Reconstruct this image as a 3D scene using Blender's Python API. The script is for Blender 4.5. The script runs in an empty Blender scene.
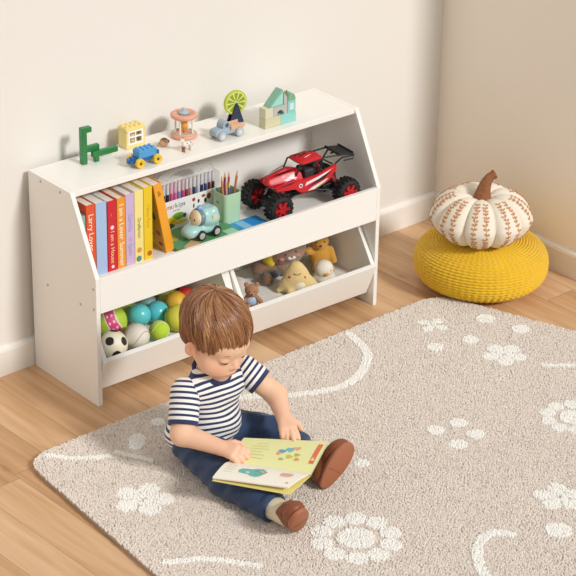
import bpy, bmesh, math, random
import numpy as np
from mathutils import Vector, Matrix, Euler
from math import sin, cos, pi, radians
random.seed(7); RNG = np.random.default_rng(7)
SC = bpy.context.scene
COL = SC.collection
# ---------------------------------------------------------------- camera
yaw, pit, roll, f_px = 0.73263, 0.456552, 0.017593, 2185.87
fw = Vector((sin(yaw)*cos(pit), cos(yaw)*cos(pit), -sin(pit)))
r_ = Vector((cos(yaw), -sin(yaw), 0)); u_ = r_.cross(fw)
rt = r_*cos(roll)+u_*sin(roll); upv = -r_*sin(roll)+u_*cos(roll)
cd = bpy.data.cameras.new('camera'); cam = bpy.data.objects.new('camera', cd); COL.objects.link(cam)
cam.matrix_world = Matrix(((rt.x, upv.x, -fw.x, -3.22277), (rt.y, upv.y, -fw.y, -4.69879), (rt.z, upv.z, -fw.z, 3.03269), (0, 0, 0, 1)))
cd.sensor_width = 36; cd.lens = f_px*36/576; cd.clip_start = .1
SC.camera = cam
# ---------------------------------------------------------------- light and exposure
w = bpy.data.worlds.new('world'); SC.world = w; w.use_nodes = True
w.node_tree.nodes['Background'].inputs[0].default_value = (1.0, .98, .955, 1)
w.node_tree.nodes['Background'].inputs[1].default_value = 0.50
sd = bpy.data.lights.new('sun', 'SUN'); sun = bpy.data.objects.new('sun', sd); COL.objects.link(sun)
sd.energy = 2.1; sd.angle = radians(10); sd.color = (1, .99, .975)
sun.location = (1, -4, 3)
sun.rotation_euler = Vector((-.12, .92, -.62)).to_track_quat('-Z', 'Y').to_euler()
SC.view_settings.view_transform = 'Standard'; SC.view_settings.look = 'None'
SC.view_settings.exposure = 0.06; SC.view_settings.gamma = 1; SC.view_settings.use_curve_mapping = False

# ---------------------------------------------------------------- materials
def srgb(h):
    if isinstance(h, str):
        h = h.lstrip('#'); h = [int(h[i:i+2], 16)/255 for i in (0, 2, 4)]
    return tuple((c/12.92 if c <= .04045 else ((c+.055)/1.055)**2.4) for c in h)+(1,)
MATS = {}
def mat(name, col, rough=.5, bump=0, scale=60, sheen=0, metal=0, alpha=1, trans=0, coat=0, var=0, vscale=8, sub=0):
    if name in MATS: return MATS[name]
    m = bpy.data.materials.new(name); m.use_nodes = True; MATS[name] = m
    N = m.node_tree.nodes; L = m.node_tree.links; b = N['Principled BSDF']
    c = srgb(col) if isinstance(col, str) else col
    b.inputs['Base Color'].default_value = c; b.inputs['Roughness'].default_value = rough
    b.inputs['Metallic'].default_value = metal; b.inputs['Alpha'].default_value = alpha
    b.inputs['Transmission Weight'].default_value = trans
    b.inputs['Coat Weight'].default_value = coat
    b.inputs['Sheen Weight'].default_value = sheen
    if sub:
        b.inputs['Subsurface Weight'].default_value = sub; b.inputs['Subsurface Scale'].default_value = .008
        b.inputs['Subsurface Radius'].default_value = (1, .35, .2)
    tc = N.new('ShaderNodeTexCoord')
    if var:
        n = N.new('ShaderNodeTexNoise'); n.inputs['Scale'].default_value = vscale; n.inputs['Detail'].default_value = 4
        L.new(tc.outputs['Object'], n.inputs['Vector'])
        hs = N.new('ShaderNodeHueSaturation'); hs.inputs['Color'].default_value = c
        mr = N.new('ShaderNodeMapRange'); mr.inputs[3].default_value = 1-var; mr.inputs[4].default_value = 1+var
        L.new(n.outputs[0], mr.inputs[0]); L.new(mr.outputs[0], hs.inputs['Value']); L.new(hs.outputs[0], b.inputs['Base Color'])
    if bump:
        n = N.new('ShaderNodeTexNoise'); n.inputs['Scale'].default_value = scale; n.inputs['Detail'].default_value = 3
        L.new(tc.outputs['Object'], n.inputs['Vector'])
        bp = N.new('ShaderNodeBump'); bp.inputs['Strength'].default_value = bump; bp.inputs['Distance'].default_value = .004
        L.new(n.outputs[0], bp.inputs['Height']); L.new(bp.outputs[0], b.inputs['Normal'])
    return m
def attr_mat(name, rough=.6, bump=0, scale=200, sheen=0, sub=0, coat=0, spec=.5):
    """base colour is the surface's own pattern, stored per vertex as 'tint'"""
    m = mat(name, '#ffffff', rough, bump, scale, sheen, sub=sub, coat=coat)
    N = m.node_tree.nodes; L = m.node_tree.links
    a = N.new('ShaderNodeAttribute'); a.attribute_name = 'tint'
    L.new(a.outputs['Color'], N['Principled BSDF'].inputs['Base Color'])
    N['Principled BSDF'].inputs['Specular IOR Level'].default_value = spec
    return m
def set_tint(me, cols):
    a = me.color_attributes.new('tint', 'FLOAT_COLOR', 'POINT')
    a.data.foreach_set('color', np.asarray(cols, dtype=np.float32).ravel())

# ---------------------------------------------------------------- object helpers
def link(name, me, m=None, parent=None, smooth=False):
    o = bpy.data.objects.new(name, me); COL.objects.link(o)
    if m is not None:
        for k in (m if isinstance(m, (list, tuple)) else [m]): me.materials.append(k)
    if smooth: me.polygons.foreach_set('use_smooth', [True]*len(me.polygons))
    if parent is not None: o.parent = parent
    return o
def obj(name, bm, m=None, parent=None, smooth=False):
    me = bpy.data.meshes.new(name)
    bmesh.ops.recalc_face_normals(bm, faces=bm.faces)
    bm.to_mesh(me); bm.free()
    return link(name, me, m, parent, smooth)
def npmesh(name, V, Fs, m=None, parent=None, smooth=True, tint=None):
    me = bpy.data.meshes.new(name)
    V = np.asarray(V, dtype=np.float32)
    Fs = np.asarray(Fs, dtype=np.int32); k = Fs.shape[1]
    me.vertices.add(len(V)); me.vertices.foreach_set('co', V.ravel())
    me.loops.add(Fs.size); me.loops.foreach_set('vertex_index', Fs.ravel())
    me.polygons.add(len(Fs)); me.polygons.foreach_set('loop_start', np.arange(len(Fs), dtype=np.int32)*k)
    me.update(calc_edges=True)
    if tint is not None: set_tint(me, tint)
    return link(name, me, m, parent, smooth)
def tag(o, label, cat, group=None):
    o['label'] = label; o['category'] = cat
    if group: o['group'] = group
    return o
def thing(name, label, cat, loc=(0, 0, 0), rotz=0, group=None, rot=None):
    o = bpy.data.objects.new(name, None); COL.objects.link(o); o.empty_display_size = .02
    o.location = loc; o.rotation_euler = rot if rot else (0, 0, rotz)
    return tag(o, label, cat, group)
def struct(name, bm, m):
    o = obj(name, bm, m); o['kind'] = 'structure'; return o
def T(loc=(0, 0, 0), rot=(0, 0, 0)): return Matrix.Translation(loc) @ Euler(rot).to_matrix().to_4x4()
def box(bm, c, s, rot=(0, 0, 0), bev=0, mi=0, seg=2):
    g = bmesh.ops.create_cube(bm, size=1, matrix=T(c, rot) @ Matrix.Diagonal((s[0], s[1], s[2], 1)))
    vs = g['verts']; fs = list({f for v in vs for f in v.link_faces})
    for f in fs: f.material_index = mi
    if bev:
        es = list({e for v in vs for e in v.link_edges})
        r = bmesh.ops.bevel(bm, geom=es, offset=bev, segments=seg, affect='EDGES', profile=.5)
        for f in r['faces']: f.material_index = mi
    return vs
def cyl(bm, a, b, r0, r1=None, n=20, cap=True, mi=0):
    a = Vector(a); b = Vector(b); d = b-a; r1 = r0 if r1 is None else r1
    M = Matrix.Translation((a+b)/2) @ d.to_track_quat('Z', 'Y').to_matrix().to_4x4()
    g = bmesh.ops.create_cone(bm, cap_ends=cap, segments=n, radius1=r0, radius2=r1, depth=d.length, matrix=M)
    for f in {f for v in g['verts'] for f in v.link_faces}: f.material_index = mi
def ball(bm, c, r, rot=(0, 0, 0), n=20, mi=0):
    if not hasattr(r, '__len__'): r = (r, r, r)
    g = bmesh.ops.create_uvsphere(bm, u_segments=n, v_segments=max(6, n*2//3), radius=1, matrix=T(c, rot) @ Matrix.Diagonal((*r, 1)))
    for f in {f for v in g['verts'] for f in v.link_faces}: f.material_index = mi
def prism(bm, pts, a, b, axis='x', mi=0):
    """closed polygon pts (two coords) extruded between a and b along the axis"""
    def P(p, t):
        return {'x': (t, p[0], p[1]), 'y': (p[0], t, p[1]), 'z': (p[0], p[1], t)}[axis]
    v0 = [bm.verts.new(P(p, a)) for p in pts]; v1 = [bm.verts.new(P(p, b)) for p in pts]
    fs = [bm.faces.new(v0), bm.faces.new(v1[::-1])]
    n = len(pts)
    for i in range(n): fs.append(bm.faces.new((v0[i], v1[i], v1[(i+1) % n], v0[(i+1) % n])))
    for f in fs: f.material_index = mi
    return v0+v1
def lathe(bm, prof, n=32, M=Matrix(), mi=0, close=False):
    rings = []
    for r, z in prof:
        if r < 1e-6: rings.append([bm.verts.new(M @ Vector((0, 0, z)))])
        else: rings.append([bm.verts.new(M @ Vector((r*cos(2*pi*i/n), r*sin(2*pi*i/n), z))) for i in range(n)])
    for A, B in zip(rings, rings[1:]):
        for i in range(n):
            j = (i+1) % n
            if len(A) == 1 and len(B) == 1: continue
            if len(A) == 1: f = bm.faces.new((A[0], B[i], B[j]))
            elif len(B) == 1: f = bm.faces.new((A[i], A[j], B[0]))
            else: f = bm.faces.new((A[i], A[j], B[j], B[i]))
            f.material_index = mi
def tube(bm, pts, r, n=8, mi=0, cap=True):
    pts = [Vector(p) for p in pts]; R = r if hasattr(r, '__len__') else [r]*len(pts)
    up0 = None; prev = None
    for i, p in enumerate(pts):
        d = (pts[min(i+1, len(pts)-1)]-pts[max(i-1, 0)]).normalized()
        if up0 is None:
            up0 = Vector((0, 0, 1)) if abs(d.z) < .9 else Vector((1, 0, 0))
        x = up0.cross(d).normalized(); y = d.cross(x).normalized(); up0 = y
        ring = [bm.verts.new(p+float(R[i])*(x*cos(2*pi*k/n)+y*sin(2*pi*k/n))) for k in range(n)]
        if prev:
            for k in range(n):
                f = bm.faces.new((prev[k], prev[(k+1) % n], ring[(k+1) % n], ring[k])); f.material_index = mi
        elif cap: bm.faces.new(ring[::-1]).material_index = mi
        prev = ring
    if cap: bm.faces.new(prev).material_index = mi
def spline(pts, n=8):
    P = [Vector(p) for p in pts]; out = []
    for i in range(len(P)-1):
        a = P[max(i-1, 0)]; b = P[i]; c = P[i+1]; d = P[min(i+2, len(P)-1)]
        for k in range(n):
            t = k/n; out.append(.5*((2*b)+(c-a)*t+(2*a-5*b+4*c-d)*t*t+(3*b-a-3*c+d)*t**3))
    out.append(P[-1]); return out
# ---- soft bodies: a smooth union of tapered capsules and ellipsoids, meshed by surface nets
def cap_(a, b, ra, rb=None, k=None, neg=False): return ('c', np.array(a, float), np.array(b, float), ra, ra if rb is None else rb, k, neg)
def ell(c, r, rot=(0, 0, 0), k=None, neg=False):
    r = np.array(r if hasattr(r, '__len__') else (r, r, r), float)
    return ('e', np.array(c, float), r, np.array(Euler(rot).to_matrix()), None, k, neg)
def snet(f, org, h):
    ins = f < 0
    nx, ny, nz = f.shape
    cells = (nx-1, ny-1, nz-1)
    P = np.zeros(cells+(3,), np.float32); cnt = np.zeros(cells, np.float32)
    C8 = [(i, j, k) for i in (0, 1) for j in (0, 1) for k in (0, 1)]
    sl = lambda c: tuple(slice(c[a], c[a]+cells[a]) for a in range(3))
    for c in C8:
        for a in range(3):
            if c[a]: continue
            d = list(c); d[a] = 1; d = tuple(d)
            fa = f[sl(c)]; fb = f[sl(d)]
            x = (fa < 0) != (fb < 0)
            t = np.where(x, fa/np.where(x, fa-fb, 1), 0)
            for q in range(3):
                P[..., q] += np.where(x, c[q]+(t if q == a else 0), 0)
            cnt += x
    act = cnt > 0
    idx = -np.ones(cells, np.int64); idx[act] = np.arange(act.sum())
    ijk = np.argwhere(act)
    V = (ijk+P[act]/cnt[act][:, None])*h+np.array(org)
    Q = []
    for a in range(3):
        b, c = (a+1) % 3, (a+2) % 3
        s0 = [slice(1, cells[0]), slice(1, cells[1]), slice(1, cells[2])]
        s0[a] = slice(0, cells[a])
        s1 = list(s0); s1[a] = slice(1, cells[a]+1)
        A = ins[tuple(s0)]; B = ins[tuple(s1)]
        for sign in (0, 1):
            e = np.argwhere((A != B) & (A == bool(sign)))
            if not len(e): continue
            e = e+np.array([s.start for s in s0])
            def g(db, dc):
                t = e.copy(); t[:, b] += db; t[:, c] += dc
                return idx[t[:, 0], t[:, 1], t[:, 2]]
            q = np.stack([g(-1, -1), g(0, -1), g(0, 0), g(-1, 0)], 1)
            Q.append(q if sign else q[:, ::-1])
    return V, np.concatenate(Q)
def field(prims, h, k=.01, pad=.012):
    lo = np.full(3, 1e9); hi = -lo
    for p in prims:
        if p[6]: continue
        if p[0] == 'c':
            r = max(p[3], p[4]); lo = np.minimum(lo, np.minimum(p[1], p[2])-r); hi = np.maximum(hi, np.maximum(p[1], p[2])+r)
        else: r = p[2].max(); lo = np.minimum(lo, p[1]-r); hi = np.maximum(hi, p[1]+r)
    lo -= pad; hi += pad; n = np.ceil((hi-lo)/h).astype(int)+1
    f = np.full(n, .05, np.float32)
    for p in prims:
        kk = k if p[5] is None else p[5]
        if p[0] == 'c': r = max(p[3], p[4]); a = np.minimum(p[1], p[2])-r; b = np.maximum(p[1], p[2])+r
        else: r = p[2].max(); a = p[1]-r; b = p[1]+r
        m = kk*1.5+.01
        i0 = np.maximum(np.floor((a-m-lo)/h).astype(int), 0); i1 = np.minimum(np.ceil((b+m-lo)/h).astype(int)+1, n)
        X = np.stack(np.meshgrid(*[lo[q]+h*np.arange(i0[q], i1[q]) for q in range(3)], indexing='ij'), -1)
        if p[0] == 'c':
            ba = p[2]-p[1]; L2 = max(ba@ba, 1e-12)
            t = np.clip(((X-p[1])@ba)/L2, 0, 1)
            d = np.linalg.norm(X-p[1]-t[..., None]*ba, axis=-1)-(p[3]+(p[4]-p[3])*t)
        else:
            Y = (X-p[1])@p[3]; k0 = np.linalg.norm(Y/p[2], axis=-1); k1 = np.linalg.norm(Y/p[2]**2, axis=-1)
            d = np.where(k1 > 1e-9, k0*(k0-1)/np.maximum(k1, 1e-9), -p[2].min())
        S = tuple(slice(i0[q], i1[q]) for q in range(3)); g = f[S]
        if p[6]:
            hh = np.clip(.5-.5*(g+d)/kk, 0, 1) if kk > 0 else (g < -d)*1.
            f[S] = g*(1-hh)+(-d)*hh+kk*hh*(1-hh)
        else:
            hh = np.clip(.5+.5*(g-d)/max(kk, 1e-6), 0, 1)
            f[S] = g*(1-hh)+d*hh-kk*hh*(1-hh)
    return f, lo
def blob(name, prims, m, parent=None, h=.004, k=.01, tint=None, disp=None, cuts=()):
    f, lo = field(prims, h, k)
    if cuts:
        X = np.stack(np.meshgrid(*[lo[q]+h*np.arange(f.shape[q]) for q in range(3)], indexing='ij'), -1)
        for p, n in cuts: n = np.array(n, float); n /= np.linalg.norm(n); f = np.maximum(f, (X-np.array(p))@n)
    V, Q = snet(f, lo, h)
    if disp is not None: V = disp(V)
    return npmesh(name, V, Q, m, parent, True, None if tint is None else tint(V))
FONTC = {}
def text_mesh(s, size, depth=.0003):
    cu = bpy.data.curves.new('lettering', 'FONT'); cu.body = s; cu.size = size; cu.extrude = depth
    cu.align_x = 'CENTER'; cu.align_y = 'CENTER'
    o = bpy.data.objects.new('lettering', cu); COL.objects.link(o)
    dg = bpy.context.evaluated_depsgraph_get(); me = bpy.data.meshes.new_from_object(o.evaluated_get(dg))
    bpy.data.objects.remove(o); bpy.data.curves.remove(cu)
    return me
def text(name, s, size, m, parent, M, sx=1.0):
    me = text_mesh(s, size); me.transform(M @ Matrix.Diagonal((sx, 1, 1, 1)))
    me.materials.clear()
    return link(name, me, m, parent)
# shelf frame (the cabinet stands almost parallel to the wall)
SR = -0.0305
def LW(x, y, z=0): return (x*cos(SR)-y*sin(SR), x*sin(SR)+y*cos(SR), z)
# ================================================================ the room
def wall_mat():
    m = mat('wall_paint', '#e8e4dd', .85, bump=.12, scale=260)
    return m
def floor_mat():
    m = bpy.data.materials.new('oak_floor'); m.use_nodes = True
    N = m.node_tree.nodes; L = m.node_tree.links; b = N['Principled BSDF']
    tc = N.new('ShaderNodeTexCoord'); sp = N.new('ShaderNodeSeparateXYZ'); L.new(tc.outputs['Object'], sp.inputs[0])
    def M(op, a, c=None, v=None):
        n = N.new('ShaderNodeMath'); n.operation = op
        for i, s in enumerate((a, c)):
            if s is None: continue
            if isinstance(s, (int, float)): n.inputs[i].default_value = s
            else: L.new(s, n.inputs[i])
        return n.outputs[0]
    W_, LEN = .125, 1.05
    xs = M('DIVIDE', M('ADD', sp.outputs[0], 10.03), W_); ix = M('FLOOR', xs); fx = M('FRACT', xs)
    off = M('FRACT', M('MULTIPLY', M('SINE', M('MULTIPLY', ix, 12.9898)), 437.58))
    ys = M('ADD', M('DIVIDE', M('ADD', sp.outputs[1], 10.0), LEN), off); iy = M('FLOOR', ys); fy = M('FRACT', ys)
    cv = N.new('ShaderNodeCombineXYZ'); L.new(ix, cv.inputs[0]); L.new(iy, cv.inputs[1])
    wn = N.new('ShaderNodeTexWhiteNoise'); L.new(cv.outputs[0], wn.inputs['Vector'])
    # grain: noise stretched along the plank, shifted per plank
    cg = N.new('ShaderNodeCombineXYZ')
    L.new(M('MULTIPLY', sp.outputs[0], 26.0), cg.inputs[0]); L.new(M('MULTIPLY', sp.outputs[1], 1.9), cg.inputs[1])
    L.new(M('MULTIPLY', wn.outputs['Value'], 40.0), cg.inputs[2])
    g1 = N.new('ShaderNodeTexNoise'); g1.inputs['Scale'].default_value = 1.0; g1.inputs['Detail'].default_value = 5; g1.inputs['Distortion'].default_value = .6
    L.new(cg.outputs[0], g1.inputs['Vector'])
    cg2 = N.new('ShaderNodeCombineXYZ')
    L.new(M('MULTIPLY', sp.outputs[0], 150.0), cg2.inputs[0]); L.new(M('MULTIPLY', sp.outputs[1], 7.0), cg2.inputs[1]); L.new(M('MULTIPLY', wn.outputs['Value'], 40.0), cg2.inputs[2])
    g2 = N.new('ShaderNodeTexNoise'); g2.inputs['Scale'].default_value = 1.0; g2.inputs['Detail'].default_value = 3
    L.new(cg2.outputs[0], g2.inputs['Vector'])
    cr = N.new('ShaderNodeValToRGB'); e = cr.color_ramp.elements
    e[0].position = .30; e[0].color = srgb('#b4875c'); e[1].position = .72; e[1].color = srgb('#e1bc94')
    mm = e = cr.color_ramp.elements.new(.5); mm.color = srgb('#cfa377')
    mix = M('ADD', M('MULTIPLY', g1.outputs[0], .62), M('ADD', M('MULTIPLY', wn.outputs['Value'], .26), M('MULTIPLY', g2.outputs[0], .14)))
    L.new(mix, cr.inputs[0])
    # a few knots
    vo = N.new('ShaderNodeTexVoronoi'); vo.inputs['Scale'].default_value = 1
    ck = N.new('ShaderNodeCombineXYZ'); L.new(M('MULTIPLY', sp.outputs[0], 5.2), ck.inputs[0]); L.new(M('MULTIPLY', sp.outputs[1], 2.7), ck.inputs[1]); L.new(ck.outputs[0], vo.inputs['Vector'])
    kn = N.new('ShaderNodeMapRange'); kn.inputs[1].default_value = .02; kn.inputs[2].default_value = .09; kn.inputs[3].default_value = .45; kn.inputs[4].default_value = 0; kn.clamp = True
    L.new(vo.outputs['Distance'], kn.inputs[0])
    mk = N.new('ShaderNodeMix'); mk.data_type = 'RGBA'; L.new(kn.outputs[0], mk.inputs[0]); L.new(cr.outputs[0], mk.inputs[6]); mk.inputs[7].default_value = srgb('#7d5030')
    # joints between planks
    jx = M('LESS_THAN', M('MINIMUM', fx, M('SUBTRACT', 1.0, fx)), .008)
    jy = M('LESS_THAN', M('MINIMUM', fy, M('SUBTRACT', 1.0, fy)), .0012)
    j = M('MULTIPLY', M('MAXIMUM', jx, jy), .55)
    mj = N.new('ShaderNodeMix'); mj.data_type = 'RGBA'; L.new(j, mj.inputs[0]); L.new(mk.outputs[2], mj.inputs[6]); mj.inputs[7].default_value = srgb('#7d5636')
    L.new(mj.outputs[2], b.inputs['Base Color'])
    b.inputs['Roughness'].default_value = .42
    bp = N.new('ShaderNodeBump'); bp.inputs['Strength'].default_value = .15; bp.inputs['Distance'].default_value = .002
    L.new(g2.outputs[0], bp.inputs['Height']); L.new(bp.outputs[0], b.inputs['Normal'])
    return m
WM = wall_mat(); X = 1.6627
bm = bmesh.new(); box(bm, (.0, -1.6, -.02), (8, 6.4, .04)); fl = struct('floor', bm, floor_mat())
bm = bmesh.new(); box(bm, (-.8, .05, 1.3), (5.2, .1, 2.6)); struct('wall_back', bm, WM)
bm = bmesh.new(); box(bm, (X+.05, -.345, 1.3), (.1, .69, 2.6)); struct('wall_right', bm, mat('wall_paint_lightened', '#fbf1e3', .85, bump=.12, scale=260))  # shaded side: the wall paint made lighter and warmer in place of light
TM = mat('trim_paint', '#f1ede6', .45)
def baseboard(name, L_):
    bm = bmesh.new(); pr = [(0, 0), (-.015, 0), (-.015, .076), (-.012, .084), (-.006, .0885), (0, .0895)]
    if name.endswith('back'): prism(bm, pr, -3.3, X, 'x')
    else: prism(bm, [(X+p[0], p[1]) for p in pr], -.69, -.0152, 'y')
    struct(name, bm, TM)
baseboard('baseboard_back', 0); baseboard('baseboard_right', 0)

# ================================================================ the cabinet
W, D, DT, ZK, H, BK = 1.0522, .3383, .2261, .3976, .62, -.02
CW = mat('white_laminate', '#f4f1ea', .38, bump=.03, scale=400)
CP = mat('edge_band', '#faf8f3', .3)
cab = thing('toy_storage_cabinet', 'white wooden toy cabinet with open top shelf and two tilted bins against the back wall', 'cabinet', (0, 0, 0), SR)
side = [(BK, 0), (-D, 0), (-D, ZK), (-DT, H), (BK, H)]
TH = .014
def bev(bm, off=.0012):
    bmesh.ops.bevel(bm, geom=list(bm.edges), offset=off, segments=2, affect='EDGES', profile=.5)
for x0 in (0, W-TH):
    bm = bmesh.new(); prism(bm, side, x0, x0+TH, 'x'); bmesh.ops.recalc_face_normals(bm, faces=bm.faces); bev(bm)
    p = obj('side_panel', bm, CW, cab)
    sx = x0 if x0 == 0 else x0+TH; dx = -1 if x0 == 0 else 1
    for (yy, zz) in ((-.082, .606), (-.178, .606), (-.10, .292), (-.262, .295), (-.326, .365), (-.326, .303)):
        bs = bmesh.new(); cyl(bs, (sx-dx*.002, yy, zz), (sx+dx*.0008, yy, zz), .0042, n=14)
        obj('screw_cap', bs, mat('screw_grey', '#b9b0a3', .4), p)
bm = bmesh.new(); box(bm, (W/2, (BK-DT)/2, H-.0085), (W-2*TH, DT+BK-.001, .0168), bev=.0012); obj('top_panel', bm, CW, cab)
bm = bmesh.new(); box(bm, (W/2, BK-.003, H/2-.01), (W-2*TH, .006, H-.02)); obj('back_panel', bm, CW, cab)
bm = bmesh.new(); box(bm, (W/2, (BK-.008-D+TH)/2, .351), (W-2*TH, D-TH+BK-.008, TH)); obj('shelf_board', bm, CW, cab)
bm = bmesh.new(); box(bm, (W/2, -D+TH/2, (ZK+.29)/2), (W-2*TH-.0004, TH, ZK-.29), bev=.0012); obj('front_panel', bm, CW, cab)
XD = .512
bm = bmesh.new(); prism(bm, [(BK-.008, .03), (-.28, .03), (-.315, .14), (-.255, .289), (-.255, .343), (BK-.008, .343)], XD-TH/2, XD+TH/2, 'x'); obj('divider', bm, CW, cab)
def bin_(x0, x1):
    b = bpy.data.objects.new('storage_bin', None); COL.objects.link(b); b.parent = cab
    rim = (-.352, .142); bot = (-.309, .035)
    for xx in (x0, x1-TH):
        bm = bmesh.new(); prism(bm, [(-.03, .05), (bot[0]+.012, bot[1]), (rim[0]+.008, rim[1]-.002), (-.252, .286), (-.03, .286)], xx, xx+TH, 'x')
        bmesh.ops.recalc_face_normals(bm, faces=bm.faces); bev(bm, .001); obj('side_board', bm, CW, b)
    bm = bmesh.new(); n = Vector((bot[1]-rim[1], rim[0]-bot[0])).normalized()   # inward normal in yz
    i = (-n.x*-1, -n.y*-1)
    nn = (abs(n.x)*TH, abs(n.y)*TH)
    prism(bm, [bot, rim, (rim[0]+nn[0], rim[1]+nn[1]), (bot[0]+nn[0], bot[1]+nn[1])], x0-.0004, x1+.0004, 'x')
    bmesh.ops.recalc_face_normals(bm, faces=bm.faces); bev(bm, .0012); obj('front_board', bm, CW, b)
    bm = bmesh.new(); prism(bm, [(-.300, .076), (-.300, .0878), (-.03, .0878), (-.03, .076)], x0+TH+.0003, x1-TH-.0003, 'x'); obj('bottom_board', bm, CW, b)
bin_(TH+.002, XD-.009); bin_(XD+.009, W-TH-.002)

# ================================================================ the rug
RA, RB, RC, RD = (-.352, -.462), (1.212, -.462), (1.64, -1.79), (-.50, -1.79)
PX = {'dots': [(1.205, -.678), (1.238, -.795), (1.07, -.746), (.955, -.713), (.606, -1.065), (.683, -1.077), (.674, -1.151), (.597, -1.16), (.482, -1.63), (.327, -1.063), (.045, -.537)],
      'dr': [.029, .027, .024, .024, .025, .025, .025, .026, .035, .02, .02]}
FL = [(1.05, -.605, .048, 4, .3), (1.078, -.877, .068, 5, .2), (.605, -1.524, .07, 5, .9), (-.237, -.829, .082, 5, .6)]
DA = [(.953, -1.262, .098), (.06, -1.323, .122)]
ST = [[(1.121, -.997), (1.18, -1.05), (1.26, -1.09)], [(.816, -.487), (.788, -.582), (.756, -.629), (.649, -.70), (.543, -.705), (.405, -.641), (.30, -.56)],
      [(.376, -1.566), (.34, -1.529), (.276, -1.546), (.225, -1.595), (.187, -1.656), (.17, -1.75)], [(-.296, -.485), (-.241, -.552), (-.171, -.597)],
      [(-.142, -.594), (-.098, -.686)], [(-.382, -1.098), (-.288, -1.156), (-.212, -1.259)]]
SW = [.0085, .0125, .0135, .009, .009, .010]
def rug_white(x, y, nz):
    """True where the woven white motif lies"""
    d = np.full(x.shape, 1.0)
    for (a, b), r in zip(PX['dots'], PX['dr']): d = np.minimum(d, np.hypot(x-a, y-b)-r)
    for a, b, R, n, ph in FL:
        for i in range(n):
            t = ph+2*pi*i/n; d = np.minimum(d, np.hypot(x-a-.64*R*cos(t), y-b-.64*R*sin(t))-.345*R)
            d = np.minimum(d, np.hypot(x-a-.28*R*cos(t), y-b-.28*R*sin(t))-.18*R)
    for a, b, R in DA:
        d = np.minimum(d, np.hypot(x-a, y-b)-.40*R)
        n = 10
        for i in range(n):
            t = .2+2*pi*i/n; d = np.minimum(d, np.hypot(x-a-.76*R*cos(t), y-b-.76*R*sin(t))-.225*R)
    ax, ay = x+.067, y+.584; u = ax*cos(-.8)-ay*sin(-.8); v = ax*sin(-.8)+ay*cos(-.8)
    d = np.minimum(d, (np.hypot(u/.045, v/.024)-1)*.024)
    for pts, wd in zip(ST, SW):
        P = [np.array(p[:2]) for p in spline([(q[0], q[1], 0) for q in pts], 5)]
        for p, q in zip(P, P[1:]):
            ba = q-p; t = np.clip(((x-p[0])*ba[0]+(y-p[1])*ba[1])/(ba@ba+1e-12), 0, 1)
            d = np.minimum(d, np.hypot(x-p[0]-t*ba[0], y-p[1]-t*ba[1])-wd)
    return d+nz < 0
rug = None
def build_rug():
    # outline with rounded corners
    C = [Vector((*p, 0)) for p in (RA, RB, RC, RD)]; out = []
    for i in range(4):
        p, a, b = C[i], C[i-1], C[(i+1) % 4]; r = .085
        s = p+(a-p).normalized()*r; e = p+(b-p).normalized()*r
        for k in range(9):
            t = k/8; out.append(((1-t)**2*s+2*t*(1-t)*p+t*t*e)[:2])
    bm = bmesh.new(); prism(bm, out, .0005, .011, 'z')
    base = obj('rug', bm, mat('rug_backing', '#b8a695', .95, bump=.5, scale=300))
    tag(base, 'beige shaggy rug with white flower and dot motifs lying on the wooden floor', 'rug')
    poly = np.array(out); sp = .0047
    xs = np.arange(-.52, 1.66, sp); ys = np.arange(-1.80, -.45, sp*.9)
    gx, gy = np.meshgrid(xs, ys); gx[::2] += sp/2
    x = (gx+RNG.uniform(-.4, .4, gx.shape)*sp).ravel(); y = (gy+RNG.uniform(-.4, .4, gy.shape)*sp).ravel()
    ins = np.ones(len(x), bool)
    for i in range(len(poly)):
        a = poly[i]; b = poly[(i+1) % len(poly)]; cr = ((b[0]-a[0])*(y-a[1])-(b[1]-a[1])*(x-a[0]))/max(1e-6, math.hypot(*(b-a)))
        ins &= cr < .002
    x, y = x[ins], y[ins]; n = len(x)
    wh = rug_white(x, y, RNG.uniform(-.002, .002, n))
    hgt = RNG.uniform(.0168, .0188, n)+wh*.0025; rr = RNG.uniform(.0026, .0034, n)
    lx, ly = RNG.normal(0, .0013, (2, n)); ph = RNG.uniform(0, 2*pi, n)
    K = 5; V = np.zeros((n, 2*K+1, 3), np.float32)
    for i in range(K):
        t = ph+2*pi*i/K
        V[:, i, 0] = x+rr*.8*np.cos(t); V[:, i, 1] = y+rr*.8*np.sin(t); V[:, i, 2] = .011
        V[:, K+i, 0] = x+lx*.7+rr*np.cos(t+.3); V[:, K+i, 1] = y+ly*.7+rr*np.sin(t+.3); V[:, K+i, 2] = hgt-rr*.45
    V[:, 2*K, 0] = x+lx; V[:, 2*K, 1] = y+ly; V[:, 2*K, 2] = hgt
    Fq = []
    for i in range(K):
        j = (i+1) % K; Fq += [(i, j, K+j), (i, K+j, K+i), (K+i, K+j, 2*K)]
    Fs = (np.array(Fq)[None]+(np.arange(n)*(2*K+1))[:, None, None]).reshape(-1, 3)
    base_c = np.array(srgb('#ebdfd3')[:3]); wc = np.array(srgb('#fdfaf3')[:3])
    v = RNG.uniform(.88, 1.08, n)[:, None]
    dk = (RNG.random(n) < .05)[:, None]
    c = np.where(wh[:, None], wc*np.clip(v*1.02, .96, 1.0), base_c*v*np.where(dk, .72, 1))
    t = np.ones((n, 2*K+1, 4), np.float32); t[:, :, :3] = c[:, None, :]
    p = npmesh('pile', V.reshape(-1, 3), Fs, attr_mat('rug_pile', .95, sheen=.3, spec=.1), base, True, t.reshape(-1, 4))
    p['kind'] = 'stuff'
build_rug()

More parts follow.
